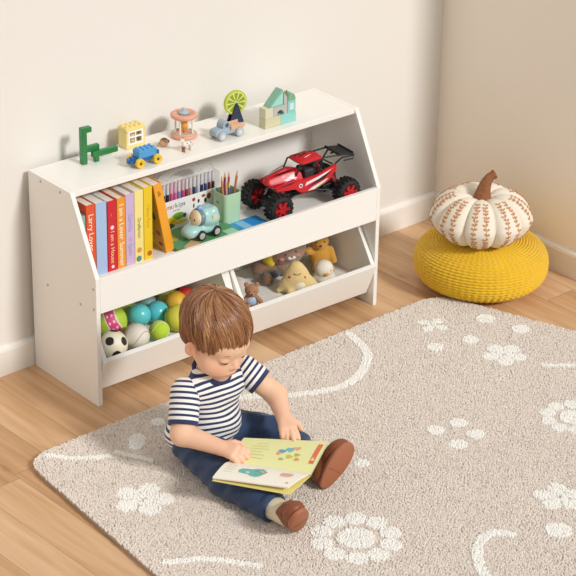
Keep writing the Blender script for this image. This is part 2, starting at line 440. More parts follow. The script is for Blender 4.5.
# ================================================================ pouf and pumpkin
def build_pouf():
    cx, cy, R, Hh = 1.397, -.472, .210, .158
    n = 420; prof = []
    # superellipse side, flattened top and bottom
    M_ = 150
    for i in range(M_+1):
        t = -pi/2+pi*i/M_
        a = abs(cos(t))**.46; s = (1 if sin(t) > 0 else -1)*abs(sin(t))**.85
        prof.append((R*a, Hh/2+s*Hh/2))
    P = np.array(prof); ds = np.hypot(*np.diff(P, axis=0).T); S = np.concatenate([[0], np.cumsum(ds)])
    m = 520; s = np.linspace(0, S[-1], m); r = np.interp(s, S, P[:, 0]); z = np.interp(s, S, P[:, 1])
    th = np.linspace(0, 2*pi, n, endpoint=False)
    nr = np.gradient(z, s); nz = -np.gradient(r, s)
    rows = S[-1]/.0092
    row = s/.0092
    TH_, RW = np.meshgrid(th, row, indexing='ij')
    spir = RW+TH_/(2*pi)
    cord = np.abs(np.sin(pi*spir))
    ri = np.floor(spir)
    st = .5+.5*np.cos(TH_*62+ri*pi+1.1*np.sin(pi*spir))
    d = .0034*cord**.7+.0026*st*cord-.002
    Rr = r[None, :]+nr[None, :]*d; Z = z[None, :]+nz[None, :]*d
    lump = 1+.006*np.sin(TH_*3+1)+.004*np.sin(TH_*5)
    V = np.stack([Rr*np.cos(TH_)*lump, Rr*np.sin(TH_)*lump, Z], -1)
    V[..., 2] -= V[..., 2].min()
    idx = np.arange(n*m).reshape(n, m); a = idx; b = np.roll(idx, -1, 0)
    Fs = np.stack([a[:, :-1], b[:, :-1], b[:, 1:], a[:, 1:]], -1).reshape(-1, 4)
    o = npmesh('pouf', V.reshape(-1, 3), Fs, mat('yellow_yarn', '#e6ba15', .85, sheen=.3, var=.08, vscale=30))
    o.location = (cx, cy, .0); tag(o, 'round yellow crocheted floor pouf standing in the room corner', 'pouf')
    return cx, cy, Hh
def build_pumpkin(cx, cy, z0):
    t = thing('pumpkin_cushion', 'white fabric pumpkin with copper leaf embroidery resting on the yellow pouf', 'cushion', (cx-.021, cy-.008, z0+.004))
    NL, R, Hh = 9, .162, .168; ph0 = .743
    def surf(th, t_):
        """t_ 0 bottom centre .. 1 top centre"""
        a = -pi/2+pi*t_
        lob = abs(sin(NL*(th-ph0)/2))
        lobe = 1-.19*(1-math.sqrt(max(0, 1-(1-lob)**2.2)))*cos(a)**.5 if cos(a) > 0 else 1
        rr = .034*(1-abs(sin(a)))+(R-.034)*abs(cos(a))**.56
        rad = rr*lobe
        zz = Hh/2+(Hh/2)*math.copysign(abs(sin(a))**.8, a)*(.86+.14*lob**.6)
        if t_ > .5: zz -= .030*math.exp(-(rr/.045)**2)
        else: zz += .012*math.exp(-(rr/.05)**2)
        return Vector((rad*cos(th), rad*sin(th), zz))
    n, m = 252, 70
    V = np.array([[surf(2*pi*i/n, j/m)[:] for j in range(m+1)] for i in range(n)])
    zmin = V[..., 2].min()
    idx = np.arange(n*(m+1)).reshape(n, m+1); b = np.roll(idx, -1, 0)
    Fs = np.stack([idx[:, :-1], b[:, :-1], b[:, 1:], idx[:, 1:]], -1).reshape(-1, 4)
    body = npmesh('pumpkin_body', V.reshape(-1, 3), Fs, mat('pumpkin_fabric', '#efe5d3', .9, bump=.25, scale=420, sheen=.2), t)
    # embroidery: two leafy sprigs up every lobe
    bm = bmesh.new(); eps = .0008
    def frame(th, q):
        p = surf(th, q); du = (surf(th+.01, q)-p); dv = (surf(th, q+.004)-p)
        nn = du.cross(dv).normalized(); return p+nn*eps, du.normalized(), dv.normalized(), nn
    for L_ in range(NL):
        mid = ph0+2*pi*(L_+.5)/NL
        for sgn in (-1, 1):
            pts = []
            off = sgn*.12
            q = .26
            i = 0
            while q < .83:
                th = mid+off*(1+.10*sin(q*40))
                p, du, dv, nn = frame(th, q); pts.append(p); 
                if i >= 0:
                    for sd in (-1, 1):
                        # almond leaf
                        ln = .0112; wd = .0036; d = (du*sd*(.75+.35*sin(i*2.3+sd+L_))+dv*.75).normalized(); e_ = nn.cross(d)
                        c0 = p+d*.0016
                        ring = [c0+d*(ln*u)+e_*(wd*v)+nn*hh for u, v, hh in ((0, 0, 0), (.3, .8, 0), (.6, .9, 0), (1, 0, 0), (.6, -.9, 0), (.3, -.8, 0))]
                        vs = [bm.verts.new(x) for x in ring]; c = bm.verts.new(c0+d*ln*.5+nn*.0008)
                        for k in range(6): bm.faces.new((vs[k], vs[(k+1) % 6], c))
                q += .040; i += 1
            tube(bm, pts, .0007, 5)
    obj('embroidery', bm, mat('copper_thread', '#c98b55', .6), body, True)
    bm = bmesh.new()
    sp = spline([(0, 0, Hh-.040), (.000, .0, Hh-.010), (.006, -.004, Hh+.020), (.018, -.010, Hh+.042), (.034, -.018, Hh+.052)], 6)
    ns = 20
    pr = None; k = 0
    for i, p in enumerate(sp):
        u = i/(len(sp)-1); rr = .021*(1-u)**2+.0125+(.002 if u > .9 else 0)
        d = (sp[min(i+1, len(sp)-1)]-sp[max(i-1, 0)]).normalized(); x = Vector((0, 1, 0)).cross(d).normalized(); y = d.cross(x)
        ring = [bm.verts.new(p+(x*cos(2*pi*j/ns+u)+y*sin(2*pi*j/ns+u))*rr*(1+.10*cos(5*2*pi*j/ns))) for j in range(ns)]
        if pr:
            for j in range(ns): bm.faces.new((pr[j], pr[(j+1) % ns], ring[(j+1) % ns], ring[j]))
        pr = ring
    bm.faces.new(pr)
    obj('stem', bm, mat('stem_brown', '#93603c', .85, bump=1.0, scale=120, var=.3, vscale=70), t, True)
PC = build_pouf(); build_pumpkin(PC[0], PC[1], PC[2])
# ================================================================ things on the upper shelf
ZS = .3582
MW = mat('paper', '#efe8da', .8)
def place(o, x, y, z): o.location = LW(x, y, z)
TXM = Matrix(((0, 1, 0, 0), (0, 0, -1, 0), (-1, 0, 0, 0), (0, 0, 0, 1)))     # reads downward on a face that looks to -y
def book(x, wd, h, d, col, label, txt=None, tcol='#ffffff', lean=0, y=-.25, ts=.02, extra=None):
    t = thing('picture_book', label, 'book', LW(x, y, ZS+(wd/2*sin(lean) if lean else 0)), 0, 'picture books in a row on the upper shelf', rot=(0, -lean, SR))
    m = mat('cover_'+col, col, .42, coat=.2)
    bm = bmesh.new()
    box(bm, (-wd/2+.001, d/2, h/2), (.002, d, h)); box(bm, (wd/2-.001, d/2, h/2), (.002, d, h))
    box(bm, (0, .001, h/2), (wd-.0041, .002, h)); 
    c = obj('cover', bm, m, t)
    bm = bmesh.new(); box(bm, (0, d/2, h/2), (wd-.0044, d-.007, h-.007)); obj('pages', bm, MW, t)
    if txt:
        for (s, z, sz) in (txt if isinstance(txt, list) else [(txt, .6, ts)]):
            text('lettering', s, sz, mat('ink_'+tcol, tcol, .5), c, Matrix.Translation((0, -.0004, h*z)) @ TXM)
    if extra:
        for (dx, z, r, cc) in extra:
            bm = bmesh.new(); cyl(bm, (dx, -.0005, h*z), (dx, .0003, h*z), r, n=16); obj('printed_motif', bm, mat('ink_'+cc, cc, .5), c)
    return t
book(.0245, .014, .195, .15, '#8fb5a5', 'thin sage green picture book, leftmost and mostly hidden by the cabinet side')
book(.0500, .030, .222, .16, '#e2562c', 'orange-red picture book with a white title, second from the left of the row', [('Larry Lover', .62, .0235)], '#fff3e6')
book(.0850, .036, .219, .165, '#a9c4e6', 'plain light blue picture book between the orange-red and the red book', [('- - -', .75, .008)], '#8fabd0')
book(.1215, .031, .215, .16, '#cf2330', 'bright red picture book with a yellow-white title', [('I am a House', .34, .0185), ('...', .8, .012)], '#f6d9a0', extra=[(0, .62, .006, '#f3e0e0'), (0, .06, .005, '#f3e0e0')])
book(.1530, .028, .215, .16, '#ee9a2d', 'orange picture book with a large white title beside the lilac book', [('I am a Lover', .66, .0215), ('Summer', .2, .022)], '#fff6e2')
book(.1830, .029, .219, .16, '#cdb4d6', 'lilac picture book with a pale violet title', [('Camilla', .60, .0185), ('in Spain', .26, .0185)], '#9fa0cf')
book(.2140, .030, .221, .16, '#f3e28f', 'pale cream-yellow picture book with a small brown title', [('Graffarion', .48, .0155)], '#8d8a4a', extra=[(0, .17, .008, '#d9974a'), (-.002, .05, .009, '#4e8c86')])
book(.2455, .029, .224, .16, '#ecc926', 'strong yellow picture book standing upright next to the leaning book', [('Yellow Farm', .6, .014)], '#d9ab18', extra=[(.004, .08, .008, '#b5642c')])
lb_ = book(.3230, .028, .225, .16, '#f2a52c', 'orange-yellow picture book leaning to the left with bug drawings on its cover', [('o%', .86, .014)], '#4a3d22', lean=radians(11.5))
bm = bmesh.new(); box(bm, (-.0143, .08, .1125), (.0006, .152, .217)); cv = obj('front_cover_print', bm, mat('mustard_print', '#c39a2e', .5, var=.2, vscale=40), lb_)
for (yy, zz, a, b, cc) in ((.03, .115, .012, .016, '#3f5a3a'), (.022, .06, .013, .010, '#a8512c'), (.06, .05, .012, .012, '#7a5a24'), (.05, .16, .010, .010, '#8f6f22'), (.02, .025, .014, .008, '#9c3d2a')):
    bm = bmesh.new(); ball(bm, (-.0146, yy, zz), (.0005, a*.8, b*.8), n=14); obj('bug_drawing', bm, mat('ink_'+cc, cc, .6), cv)
# flat picture books lying on the shelf
t = thing('flat_picture_book', 'green picture book lying flat under the toy car', 'book', LW(.448, -.232, ZS), SR)
bm = bmesh.new(); box(bm, (0, 0, .0055), (.225, .165, .011), bev=.001); c = obj('cover', bm, mat('cover_green', '#5b9a68', .5), t)
bm = bmesh.new(); box(bm, (-.04, -.025, .0113), (.10, .03, .0005), (0, 0, .5)); obj('printed_stripe', bm, mat('ink_tan', '#d6b183', .6), c)
bm = bmesh.new(); box(bm, (.085, -.045, .0113), (.04, .06, .0005)); obj('printed_patch', bm, mat('ink_mint', '#9fd6b4', .6), c)
bm = bmesh.new(); box(bm, (-.085, .04, .0113), (.035, .05, .0005)); obj('printed_patch', bm, mat('ink_olive', '#b7b23a', .6), c)
t = thing('flat_picture_book', 'bright blue picture book lying flat in front of the pencil cup', 'book', LW(.618, -.262, ZS), SR)
bm = bmesh.new(); box(bm, (0, 0, .003), (.105, .105, .006), bev=.001); c = obj('cover', bm, mat('cover_blue', '#2f95dc', .35), t)
bm = bmesh.new(); box(bm, (-.02, .02, .0062), (.03, .05, .0004)); obj('printed_patch', bm, mat('ink_skyblue', '#8cc6ea', .5), c)

# marker case
mc = thing('marker_case', 'clear plastic carry case of marker pens with a white printed card behind the toy car', 'marker case', LW(.487, -.112, ZS), SR)
CL = mat('clear_plastic', '#f4f6f8', .08, trans=.0, alpha=.22)
bm = bmesh.new()
box(bm, (0, .017, .07), (.222, .001, .138)); box(bm, (-.111, 0, .07), (.001, .033, .138)); box(bm, (.111, 0, .07), (.001, .033, .138)); box(bm, (0, 0, .001), (.222, .033, .002))
obj('clear_shell', bm, CL, mc)
bm = bmesh.new()
arc = [(.105*cos(pi-a), .008, .142+.036*sin(a)**.8) for a in np.linspace(0, pi, 25)]
arc2 = [(.060*cos(pi-a), .008, .150+.017*sin(a)**.8) for a in np.linspace(0, pi, 25)]
for a, b in zip(arc, arc[1:]): pass
vs = [bm.verts.new(p) for p in arc]; v2 = [bm.verts.new(p) for p in arc2]
for i in range(24): bm.faces.new((vs[i], vs[i+1], v2[i+1], v2[i]))
bmesh.ops.solidify(bm, geom=list(bm.faces), thickness=.002)
tube(bm, arc, .0022, 8); tube(bm, arc2, .0016, 8)
obj('handle', bm, mat('frosted_plastic', '#e9e6e2', .25, alpha=.55), mc)
bm = bmesh.new(); box(bm, (0, -.0185, .046), (.222, .0012, .092), bev=.0004); card = obj('label_card', bm, mat('card_white', '#f4f1ee', .5), mc)
FY = Matrix(((1, 0, 0, 0), (0, 0, -1, 0), (0, 1, 0, 0), (0, 0, 0, 1)))
for i, (ch, cc) in enumerate(zip('markips', ['#d2473f', '#c94f8a', '#e08a2a', '#3f9a4a', '#3a5fb0', '#7a4fa5', '#2d3a66'])):
    text('lettering', ch, .021, mat('ink_'+cc, cc, .5), card, Matrix.Translation((-.080+i*.0095, -.0194, .073)) @ FY)
text('lettering', 'COLOUR', .006, mat('ink_grey', '#9a9a9a', .5), card, Matrix.Translation((-.052, -.0194, .058)) @ FY)
for (x, z, a, b, cc) in ((-.075, .030, .030, .010, '#e8c81e'), (-.045, .038, .022, .012, '#7fae35'), (-.085, .012, .028, .009, '#3e7f4c'), (-.04, .018, .03, .006, '#f0d84a'), (-.022, .035, .007, .007, '#33506b'),
                         (.012, .075, .006, .006, '#b23a2c'), (.03, .066, .004, .006, '#3a2c26'), (.048, .078, .007, .005, '#a8452c'), (.055, .062, .005, .008, '#33241e'), (.012, .055, .003, .007, '#51453f'), (.068, .072, .008, .010, '#93392b')):
    bm = bmesh.new(); ball(bm, (x, -.0192, z), (a, .0005, b), n=16); obj('printed_motif', bm, mat('ink_'+cc, cc, .5), card)
pcols = ['#2d3350', '#20242e', '#262b3d', '#d65a9b', '#d86aa8', '#8d8fc0', '#c04c86', '#a8324c', '#d5a59c', '#34496f', '#c9cbe0', '#2f3c66', '#3f4e7e', '#7a3a2c', '#3a3a3c']
pl = ['navy', 'black', 'dark blue', 'pink', 'rose pink', 'lavender', 'magenta', 'crimson', 'salmon', 'slate blue', 'pale violet', 'royal navy', 'indigo', 'rust brown', 'charcoal']
pos = ['first', 'second', 'third', 'fourth', 'fifth', 'sixth', 'seventh', 'eighth', 'ninth', 'tenth', 'eleventh', 'twelfth', 'thirteenth', 'fourteenth', 'last']
for i in range(15):
    q = thing('marker_pen', '%s tipped marker pen, %s from the left in the clear case' % (pl[i], pos[i]), 'marker pen', LW(.487-.098+i*.014, -.112, ZS+.0025), SR, 'marker pens in the clear case')
    bm = bmesh.new(); cyl(bm, (0, 0, 0), (0, 0, .093), .0052, n=12); obj('cap', bm, mat('pen_'+pcols[i], pcols[i], .4), q)
    bm = bmesh.new(); cyl(bm, (0, 0, .0932), (0, 0, .104), .0050, n=12); obj('collar', bm, mat('pen_'+pcols[i], pcols[i], .4), q)
    bm = bmesh.new(); cyl(bm, (0, 0, .1042), (0, 0, .136), .0052, .0046, n=12)
    obj('barrel', bm, mat('pen_clear_pink', '#e3b7cc', .2) if i in (3, 4, 6) else mat('pen_clear', '#d9d6da', .2), q)

# pencil cup
pc = thing('pencil_cup', 'mint green rounded square cup holding pencils', 'pencil cup', LW(.583, -.182, ZS), SR)
def rsq(s, r, z, n=6, c=(0, 0)):
    out = []
    for qx, qy, a0 in ((1, 1, 0), (-1, 1, pi/2), (-1, -1, pi), (1, -1, 3*pi/2)):
        for k in range(n+1):
            a = a0+k*pi/2/n; out.append(Vector((c[0]+qx*(s-r)+r*cos(a), c[1]+qy*(s-r)+r*sin(a), z)))
    return out
def loft(bm, rings, cap0=True, cap1=True, mi=0):
    R = [[bm.verts.new(p) for p in r] for r in rings]; n = len(R[0]); fs = []
    for a, b in zip(R, R[1:]):
        for i in range(n): fs.append(bm.faces.new((a[i], a[(i+1) % n], b[(i+1) % n], b[i])))
    if cap0: fs.append(bm.faces.new(R[0][::-1]))
    if cap1: fs.append(bm.faces.new(R[-1]))
    for f in fs: f.material_index = mi
bm = bmesh.new()
loft(bm, [rsq(.0290, .012, 0), rsq(.0305, .012, .002), rsq(.0325, .012, .098), rsq(.0322, .012, .100), rsq(.0300, .011, .100), rsq(.0297, .011, .097), rsq(.0280, .010, .006)])
cup = obj('cup_body', bm, mat('mint_ceramic', '#b7d8b4', .35), pc, False)
text('lettering', 'co', .012, mat('ink_brown', '#9a7a5c', .6), cup, Matrix.Translation((-.0326, .004, .07)) @ Matrix(((0, 0, -1, 0), (-1, 0, 0, 0), (0, 1, 0, 0), (0, 0, 0, 1))))
for i, (dx, dy, tx, ty, L_, cc, nm) in enumerate((( -.012, -.005, -.10, .02, .148, '#c98a5c', 'natural tan wood pencil at the left of the mint cup'), (-.004, .010, -.02, .06, .152, '#8b3f57', 'wine red pencil at the back of the mint cup'),
        (.003, -.010, .0, -.04, .120, '#5a6fae', 'short blue and yellow pencil at the front of the mint cup'), (.012, -.004, .16, .0, .150, '#c17c55', 'copper brown pencil leaning right out of the mint cup'), (-.006, -.012, -.04, -.02, .132, '#d8a38a', 'peach pencil near the front left rim of the mint cup'),
        (.004, .004, .02, .03, .150, '#c2477e', 'magenta pencil standing in the middle of the mint cup'))):
    q = thing('pencil', nm, 'pencil', LW(.583+dx, -.182+dy, ZS+.0075), 0, 'pencils in the mint cup', rot=(ty, tx, SR))
    bm = bmesh.new(); cyl(bm, (0, 0, 0), (0, 0, L_-.016), .0036, n=6); obj('shaft', bm, mat('pencil_'+cc, cc, .5), q)
    bm = bmesh.new(); cyl(bm, (0, 0, L_-.016), (0, 0, L_), .0036, .0008, n=12); obj('tip', bm, mat('pencil_wood', '#d9ae82', .7) if i != 2 else mat('pencil_yellow', '#d9c84a', .6), q)

# toy car with a face on the windscreen
def wheel(name, parent, c, r, wd, tyre, hub, axis='y', hr=.6, bolts=5):
    bm = bmesh.new()
    M = Matrix.Translation(c) @ (Matrix.Rotation(pi/2, 4, 'X') if axis == 'y' else Matrix.Rotation(pi/2, 4, 'Y'))
    lathe(bm, [(0, -wd/2*.8), (r*.8, -wd/2), (r*.96, -wd/2*.8), (r, -wd/4), (r, wd/4), (r*.96, wd/2*.8), (r*.8, wd/2), (0, wd/2*.8)], 28, M)
    wl = obj(name, bm, tyre, parent, True)
    bm = bmesh.new(); lathe(bm, [(0, -wd/2*1.12), (r*hr*.5, -wd/2*1.15), (r*hr, -wd/2*1.0), (r*hr, wd/2*1.0), (r*hr*.5, wd/2*1.15), (0, wd/2*1.12)], 20, M)
    h = obj('hub', bm, hub, wl)
    return wl
RB_ = mat('tyre_black', '#1d1d1f', .6); 
tc_ = thing('toy_car', 'pale teal cartoon toy car with a cream windscreen face standing on the green book', 'toy car', LW(.447, -.236, ZS+.0113), SR+.02)
TE = mat('teal_plastic', '#a9d3cf', .3, coat=.4)
blob('car_body', [ell((-.034, 0, .027), (.034, .0285, .018)), ell((.012, 0, .027), (.048, .0285, .019)), ell((-.050, 0, .020), (.016, .026, .011)),
                  cap_((.006, -.010, .056), (.006, .010, .056), .022, .022), cap_((.034, -.010, .052), (.034, .010, .052), .021, .021), cap_((.006, -.008, .070), (.006, .008, .070), .020), cap_((.032, -.009, .071), (.032, .009, .071), .018), cap_((.020, -.010, .050), (.020, .010, .066), .021)], TE, tc_, h=.0018, k=.008)
blob('windscreen_frame', [ell((-.0125, 0, .062), (.0185, .0290, .0270), (0, .25, 0))], mat('car_frame_grey', '#6f8790', .35), tc_, h=.0016)
blob('windscreen', [ell((-.0205, 0, .0625), (.0150, .0255, .0235), (0, .25, 0))], mat('car_cream', '#ecd9b4', .35), tc_, h=.0014)
bm = bmesh.new(); ball(bm, (-.0335, -.010, .062), (.002, .0028, .0036)); obj('pupil', bm, mat('ink_dark', '#2b2624', .3), tc_)
bm = bmesh.new(); ball(bm, (-.0335, .012, .062), (.002, .0028, .0036)); obj('pupil', bm, mat('ink_dark', '#2b2624', .3), tc_)
bm = bmesh.new(); box(bm, (.024, -.0315, .061), (.018, .004, .019), bev=.0018); obj('side_window', bm, mat('car_window_cream', '#d9d4b8', .3), tc_)
bm = bmesh.new(); ball(bm, (-.006, 0, .090), (.010, .008, .008)); obj('beacon', bm, mat('beacon_blue', '#8fb4e6', .25), tc_)
bm = bmesh.new(); ball(bm, (-.052, -.0185, .024), (.006, .006, .005)); obj('headlight', bm, mat('car_frame_grey', '', .3), tc_)
bm = bmesh.new(); ball(bm, (-.052, .0185, .024), (.006, .006, .005)); obj('headlight', bm, mat('car_frame_grey', '', .3), tc_)
bm = bmesh.new(); box(bm, (-.056, 0, .0135), (.012, .036, .006), bev=.0025); obj('bumper', bm, mat('bumper_beige', '#b9a685', .4), tc_)
for wx in (-.023, .033):
    for wy in (-.025, .025): wheel('wheel', tc_, (wx, wy*1.08, .0160), .0158, .012, RB_, mat('hub_silver', '#cfc9c0', .3, metal=.2), hr=.62)

# red buggy
rc = thing('toy_buggy', 'red and black toy off-road buggy with big tyres on the right of the upper shelf', 'toy car', LW(.832, -.2275, ZS), SR-.085)
RM = mat('red_shell', '#cf1f2a', .38, coat=.15); BK_ = mat('black_plastic', '#1b1b1d', .45); WHT = mat('decal_white', '#e9e6e6', .4); RD_ = mat('red_plastic', '#b81f26', .4)
for wx, sc in ((-.124, 1.0), (.124, .96)):
    for wy in (-.060, .066):
        r = .0425*sc; wd = .040
        bm = bmesh.new(); M = Matrix.Translation((wx, wy, r)) @ Matrix.Rotation(pi/2, 4, 'X')
        lathe(bm, [(r*.5, -wd*.42), (r*.72, -wd/2), (r*.9, -wd*.46), (r*.93, -wd*.3), (r*.93, wd*.3), (r*.9, wd*.46), (r*.72, wd/2), (r*.5, wd*.42)], 32, M)
        for k in range(18):
            a = 2*pi*k/18
            for s in (-1, 1): box(bm, (wx+r*.95*cos(a+s*.08), wy+s*wd*.24, r+r*.95*sin(a+s*.08)), (.005, wd*.42, .007), (0, -a-s*.08, s*.25))
        ty = obj('tyre', bm, RB_, rc)
        bm = bmesh.new()
        lathe(bm, [(0, -wd*.46), (r*.2, -wd*.5), (r*.25, -wd*.3), (r*.58, -wd*.34), (r*.62, -wd*.45), (r*.62, wd*.45), (r*.58, wd*.34), (r*.25, wd*.3), (r*.2, wd*.5), (0, wd*.46)], 24, M)
        for k in range(6):
            a = 2*pi*k/6
            for s in (-1, 1): box(bm, (wx+r*.4*cos(a), wy+s*wd*.40, r+r*.4*sin(a)), (r*.42, .008, .008), (0, -a, 0)); cyl(bm, (wx+r*.52*cos(a), wy+s*wd*.40, r+r*.52*sin(a)), (wx+r*.52*cos(a), wy+s*wd*.55, r+r*.52*sin(a)), .0035, n=8)
        obj('rim', bm, RD_, ty)
bm = bmesh.new(); box(bm, (0, 0, .052), (.17, .034, .016), bev=.003); box(bm, (-.085, 0, .056), (.05, .05, .02), (0, .25, 0), bev=.003); box(bm, (.085, 0, .052), (.05, .055, .024), (0, -.2, 0), bev=.003)
box(bm, (.04, 0, .072), (.07, .045, .03), bev=.004); obj('chassis', bm, BK_, rc)
for wx in (-.124, .124):
    bm = bmesh.new(); cyl(bm, (wx, -.05, .042), (wx, .055, .042), .0062); box(bm, (wx, 0, .042), (.026, .03, .024), bev=.004); obj('axle', bm, BK_, rc)
for s in (-1, 1):
    for (a, b) in (((-.112, s*.036, .048), (-.070, s*.022, .104)), ((.112, s*.040, .048), (.070, s*.026, .112))):
        bm = bmesh.new(); cyl(bm, a, b, .0028); 
        A = Vector(a); Bv = Vector(b); d = (Bv-A)
        ob = obj('shock_absorber', bm, mat('steel', '#b9b9bd', .3, metal=.8), rc)
        x = d.normalized().orthogonal().normalized(); y = d.normalized().cross(x); 
        pts = [A+d*(.15+.62*k/70)+(x*cos(k*.62)+y*sin(k*.62))*.0068 for k in range(71)]
        bm = bmesh.new(); tube(bm, pts, .0014, 6); cyl(bm, A+d*.78, A+d*.98, .0066, n=14); obj('spring', bm, RD_ if s == -1 or a[0] > 0 else mat('spring_white', '#d9d4d0', .4), ob)
        bm = bmesh.new(); cyl(bm, (a[0]*.98, s*.044, .040), (a[0]*.32, s*.018, .050), .0032); obj('link_arm', bm, BK_, rc)
# shell: hood, side pods
def shell(bm, prof, ws):
    rings = []
    for (x, zl, zt), (wl, wt) in zip(prof, ws):
        rings.append([Vector((x, -wl, zl)), Vector((x, -wl*1.03, (zl+zt)/2)), Vector((x, -wt, zt)), Vector((x, 0, zt+.006)), Vector((x, wt, zt)), Vector((x, wl*1.03, (zl+zt)/2)), Vector((x, wl, zl)), Vector((x, 0, zl-.002))])
    loft(bm, rings)
bm = bmesh.new()
shell(bm, [(-.136, .100, .106), (-.128, .092, .114), (-.085, .090, .124), (-.045, .086, .128), (-.022, .082, .122)], [(.012, .008), (.020, .014), (.029, .020), (.036, .024), (.038, .028)])
bmesh.ops.recalc_face_normals(bm, faces=bm.faces); bmesh.ops.bevel(bm, geom=list(bm.edges), offset=.0015, segments=2, affect='EDGES'); hood = obj('hood', bm, RM, rc)
for s in (-1, 1):
    bm = bmesh.new(); prism(bm, [(-.120, .085), (-.128, .098), (-.060, .112), (-.030, .104), (.030, .108), (.096, .128), (.098, .112), (.070, .080), (.015, .062), (-.030, .062), (-.055, .080)], s*.034, s*.045, 'y')
    bmesh.ops.recalc_face_normals(bm, faces=bm.faces); bmesh.ops.bevel(bm, geom=list(bm.edges), offset=.002, segments=2, affect='EDGES'); sp_ = obj('side_pod', bm, RM, rc)
    for (pts, m) in (([(-.02, .084), (.04, .098), (.080, .118), (.03, .104), (-.015, .094)], WHT), ([(-.012, .076), (.05, .092), (.078, .110), (.04, .100)], BK_), ([(-.010, .066), (.015, .066), (.060, .086), (.064, .091), (.01, .075)], WHT), ([(.022, .0665), (.052, .078), (.058, .083), (.03, .072)], mat('decal_green', '#6fae3f', .4)), ([(-.125, .0965), (-.07, .100), (-.05, .107), (-.085, .103)], BK_)):
        bm = bmesh.new(); prism(bm, pts, s*.0448, s*.0455, 'y'); obj('decal', bm, m, sp_)
    bm = bmesh.new(); cyl(bm, (-.035, s*.0448, .088), (-.035, s*.0456, .088), .0066); dc = obj('number_disc', bm, WHT, sp_)
    bm = bmesh.new(); cyl(bm, (-.035, s*.0452, .088), (-.035, s*.0459, .088), .0034); obj('number_mark', bm, BK_, dc)
    for (pts, m) in (([(-.118, .010), (-.05, .018), (-.05, .023), (-.09, .019)], BK_), ([(-.100, .0065), (-.065, .0095), (-.065, .0115)], WHT)):
        P = [(a, s*b) for a, b in pts]; zt = lambda x: .1165+(x+.128)*.0127/.04*.62
        bm = bmesh.new(); vs = [bm.verts.new((a, b, zt(a)+.0052-abs(b)*.18+.002)) for a, b in P]; f = bm.faces.new(vs); bmesh.ops.solidify(bm, geom=[f], thickness=.0012); obj('decal', bm, m, hood)
bm = bmesh.new(); shell(bm, [(-.030, .150, .153), (-.02, .149, .157), (.030, .152, .160), (.052, .150, .155)], [(.030, .026), (.037, .030), (.035, .029), (.030, .026)])
bmesh.ops.recalc_face_normals(bm, faces=bm.faces); bmesh.ops.bevel(bm, geom=list(bm.edges), offset=.0012, segments=2, affect='EDGES'); rf = obj('roof', bm, RM, rc)
for (x0, y0, lx, ly, rz, m) in ((0, .0, .03, .005, .3, BK_), (.012, -.012, .03, .003, .3, WHT), (-.010, .014, .02, .005, -.2, BK_), (.03, .010, .02, .004, .1, BK_)):
    bm = bmesh.new(); box(bm, (x0, y0, .1645-abs(y0)*.16+(x0-.01)*.03), (lx, ly, .0008), (0, -.06, rz)); obj('decal', bm, m, rf)
for s in (-1, 1):
    for pts in ([(-.045, s*.034, .118), (-.030, s*.033, .151)], [(-.03, s*.034, .149), (.052, s*.032, .150), (.09, s*.030, .125)], [(.052, s*.032, .150), (.035, s*.036, .105)], [(.02, s*.036, .150), (.05, s*.036, .108)],
                [(.085, s*.026, .110), (.120, s*.036, .140), (.165, s*.036, .138)], [(.052, s*.028, .152), (.115, s*.036, .150), (.165, s*.036, .142), (.163, s*.036, .128), (.130, s*.034, .128)]):
        bm = bmesh.new(); tube(bm, pts, .0026, 8); obj('cage_bar', bm, BK_, rc)
bm = bmesh.new(); box(bm, (.135, 0, .148), (.055, .078, .003), (0, .12, 0), bev=.001); box(bm, (.112, 0, .152), (.006, .078, .008), (0, .1, 0), bev=.001); box(bm, (.160, 0, .146), (.004, .078, .012), bev=.001); obj('rear_wing', bm, mat('wing_mesh', '#2c2c2e', .6), rc)
bm = bmesh.new(); box(bm, (.012, 0, .108), (.038, .05, .036), bev=.008); box(bm, (.03, 0, .122), (.014, .046, .036), (0, .2, 0), bev=.005); obj('seat', bm, mat('seat_grey', '#343436', .6), rc)
bm = bmesh.new(); cyl(bm, (-.012, .0, .12), (-.006, 0, .126), .012, n=18); obj('steering_wheel', bm, BK_, rc)
# ================================================================ toys on the cabinet top
ZT = H+.0003
GR = mat('green_blocks', '#1f7a3c', .35, coat=.3)
t = thing('toy_dinosaur', 'dark green blocky long-necked toy dinosaur at the left end of the cabinet top', 'toy', LW(.148, -.080, ZT), SR-.03)
for nm, c, s in (('neck', (0, 0, .055), (.017, .018, .110)), ('head', (.016, 0, .1015), (.017, .018, .016)), ('body', (.032, .010, .037), (.050, .014, .018)), ('tail', (.068, -.004, .023), (.085, .014, .017)), ('leg', (.040, -.004, .0075), (.014, .014, .015)), ('leg', (.050, .012, .014), (.014, .012, .028))):
    bm = bmesh.new(); box(bm, c, s, bev=.0022); obj(nm, bm, GR, t)
def studs(name, parent, xs, ys, z, r, h, m):
    for x in xs:
        for y in ys:
            bm = bmesh.new(); lathe(bm, [(r, 0), (r, h*.8), (r*.9, h), (0, h)], 16, Matrix.Translation((x, y, z))); obj(name, bm, m, parent)
YB = mat('pale_yellow_block', '#efd989', .4, coat=.2)
t = thing('toy_window_block', 'pale yellow building block house front with a white window and studs on top', 'toy block', LW(.336, -.052, ZT), SR)
bm = bmesh.new()
box(bm, (0, 0, .006), (.066, .040, .012), bev=.001); box(bm, (0, 0, .0565), (.066, .040, .013), bev=.001)
for s in (-1, 1): box(bm, (s*.0295, 0, .032), (.007, .040, .044), bev=.001)
box(bm, (0, .012, .032), (.058, .014, .044)); obj('block_body', bm, YB, t)
studs('stud', t, [-.0245, -.008, .008, .0245], [-.010, .010], .063, .0052, .0048, YB)
bm = bmesh.new()
for s in (-1, 1): box(bm, (s*.0235, -.0175, .032), (.0055, .006, .042), bev=.0008)
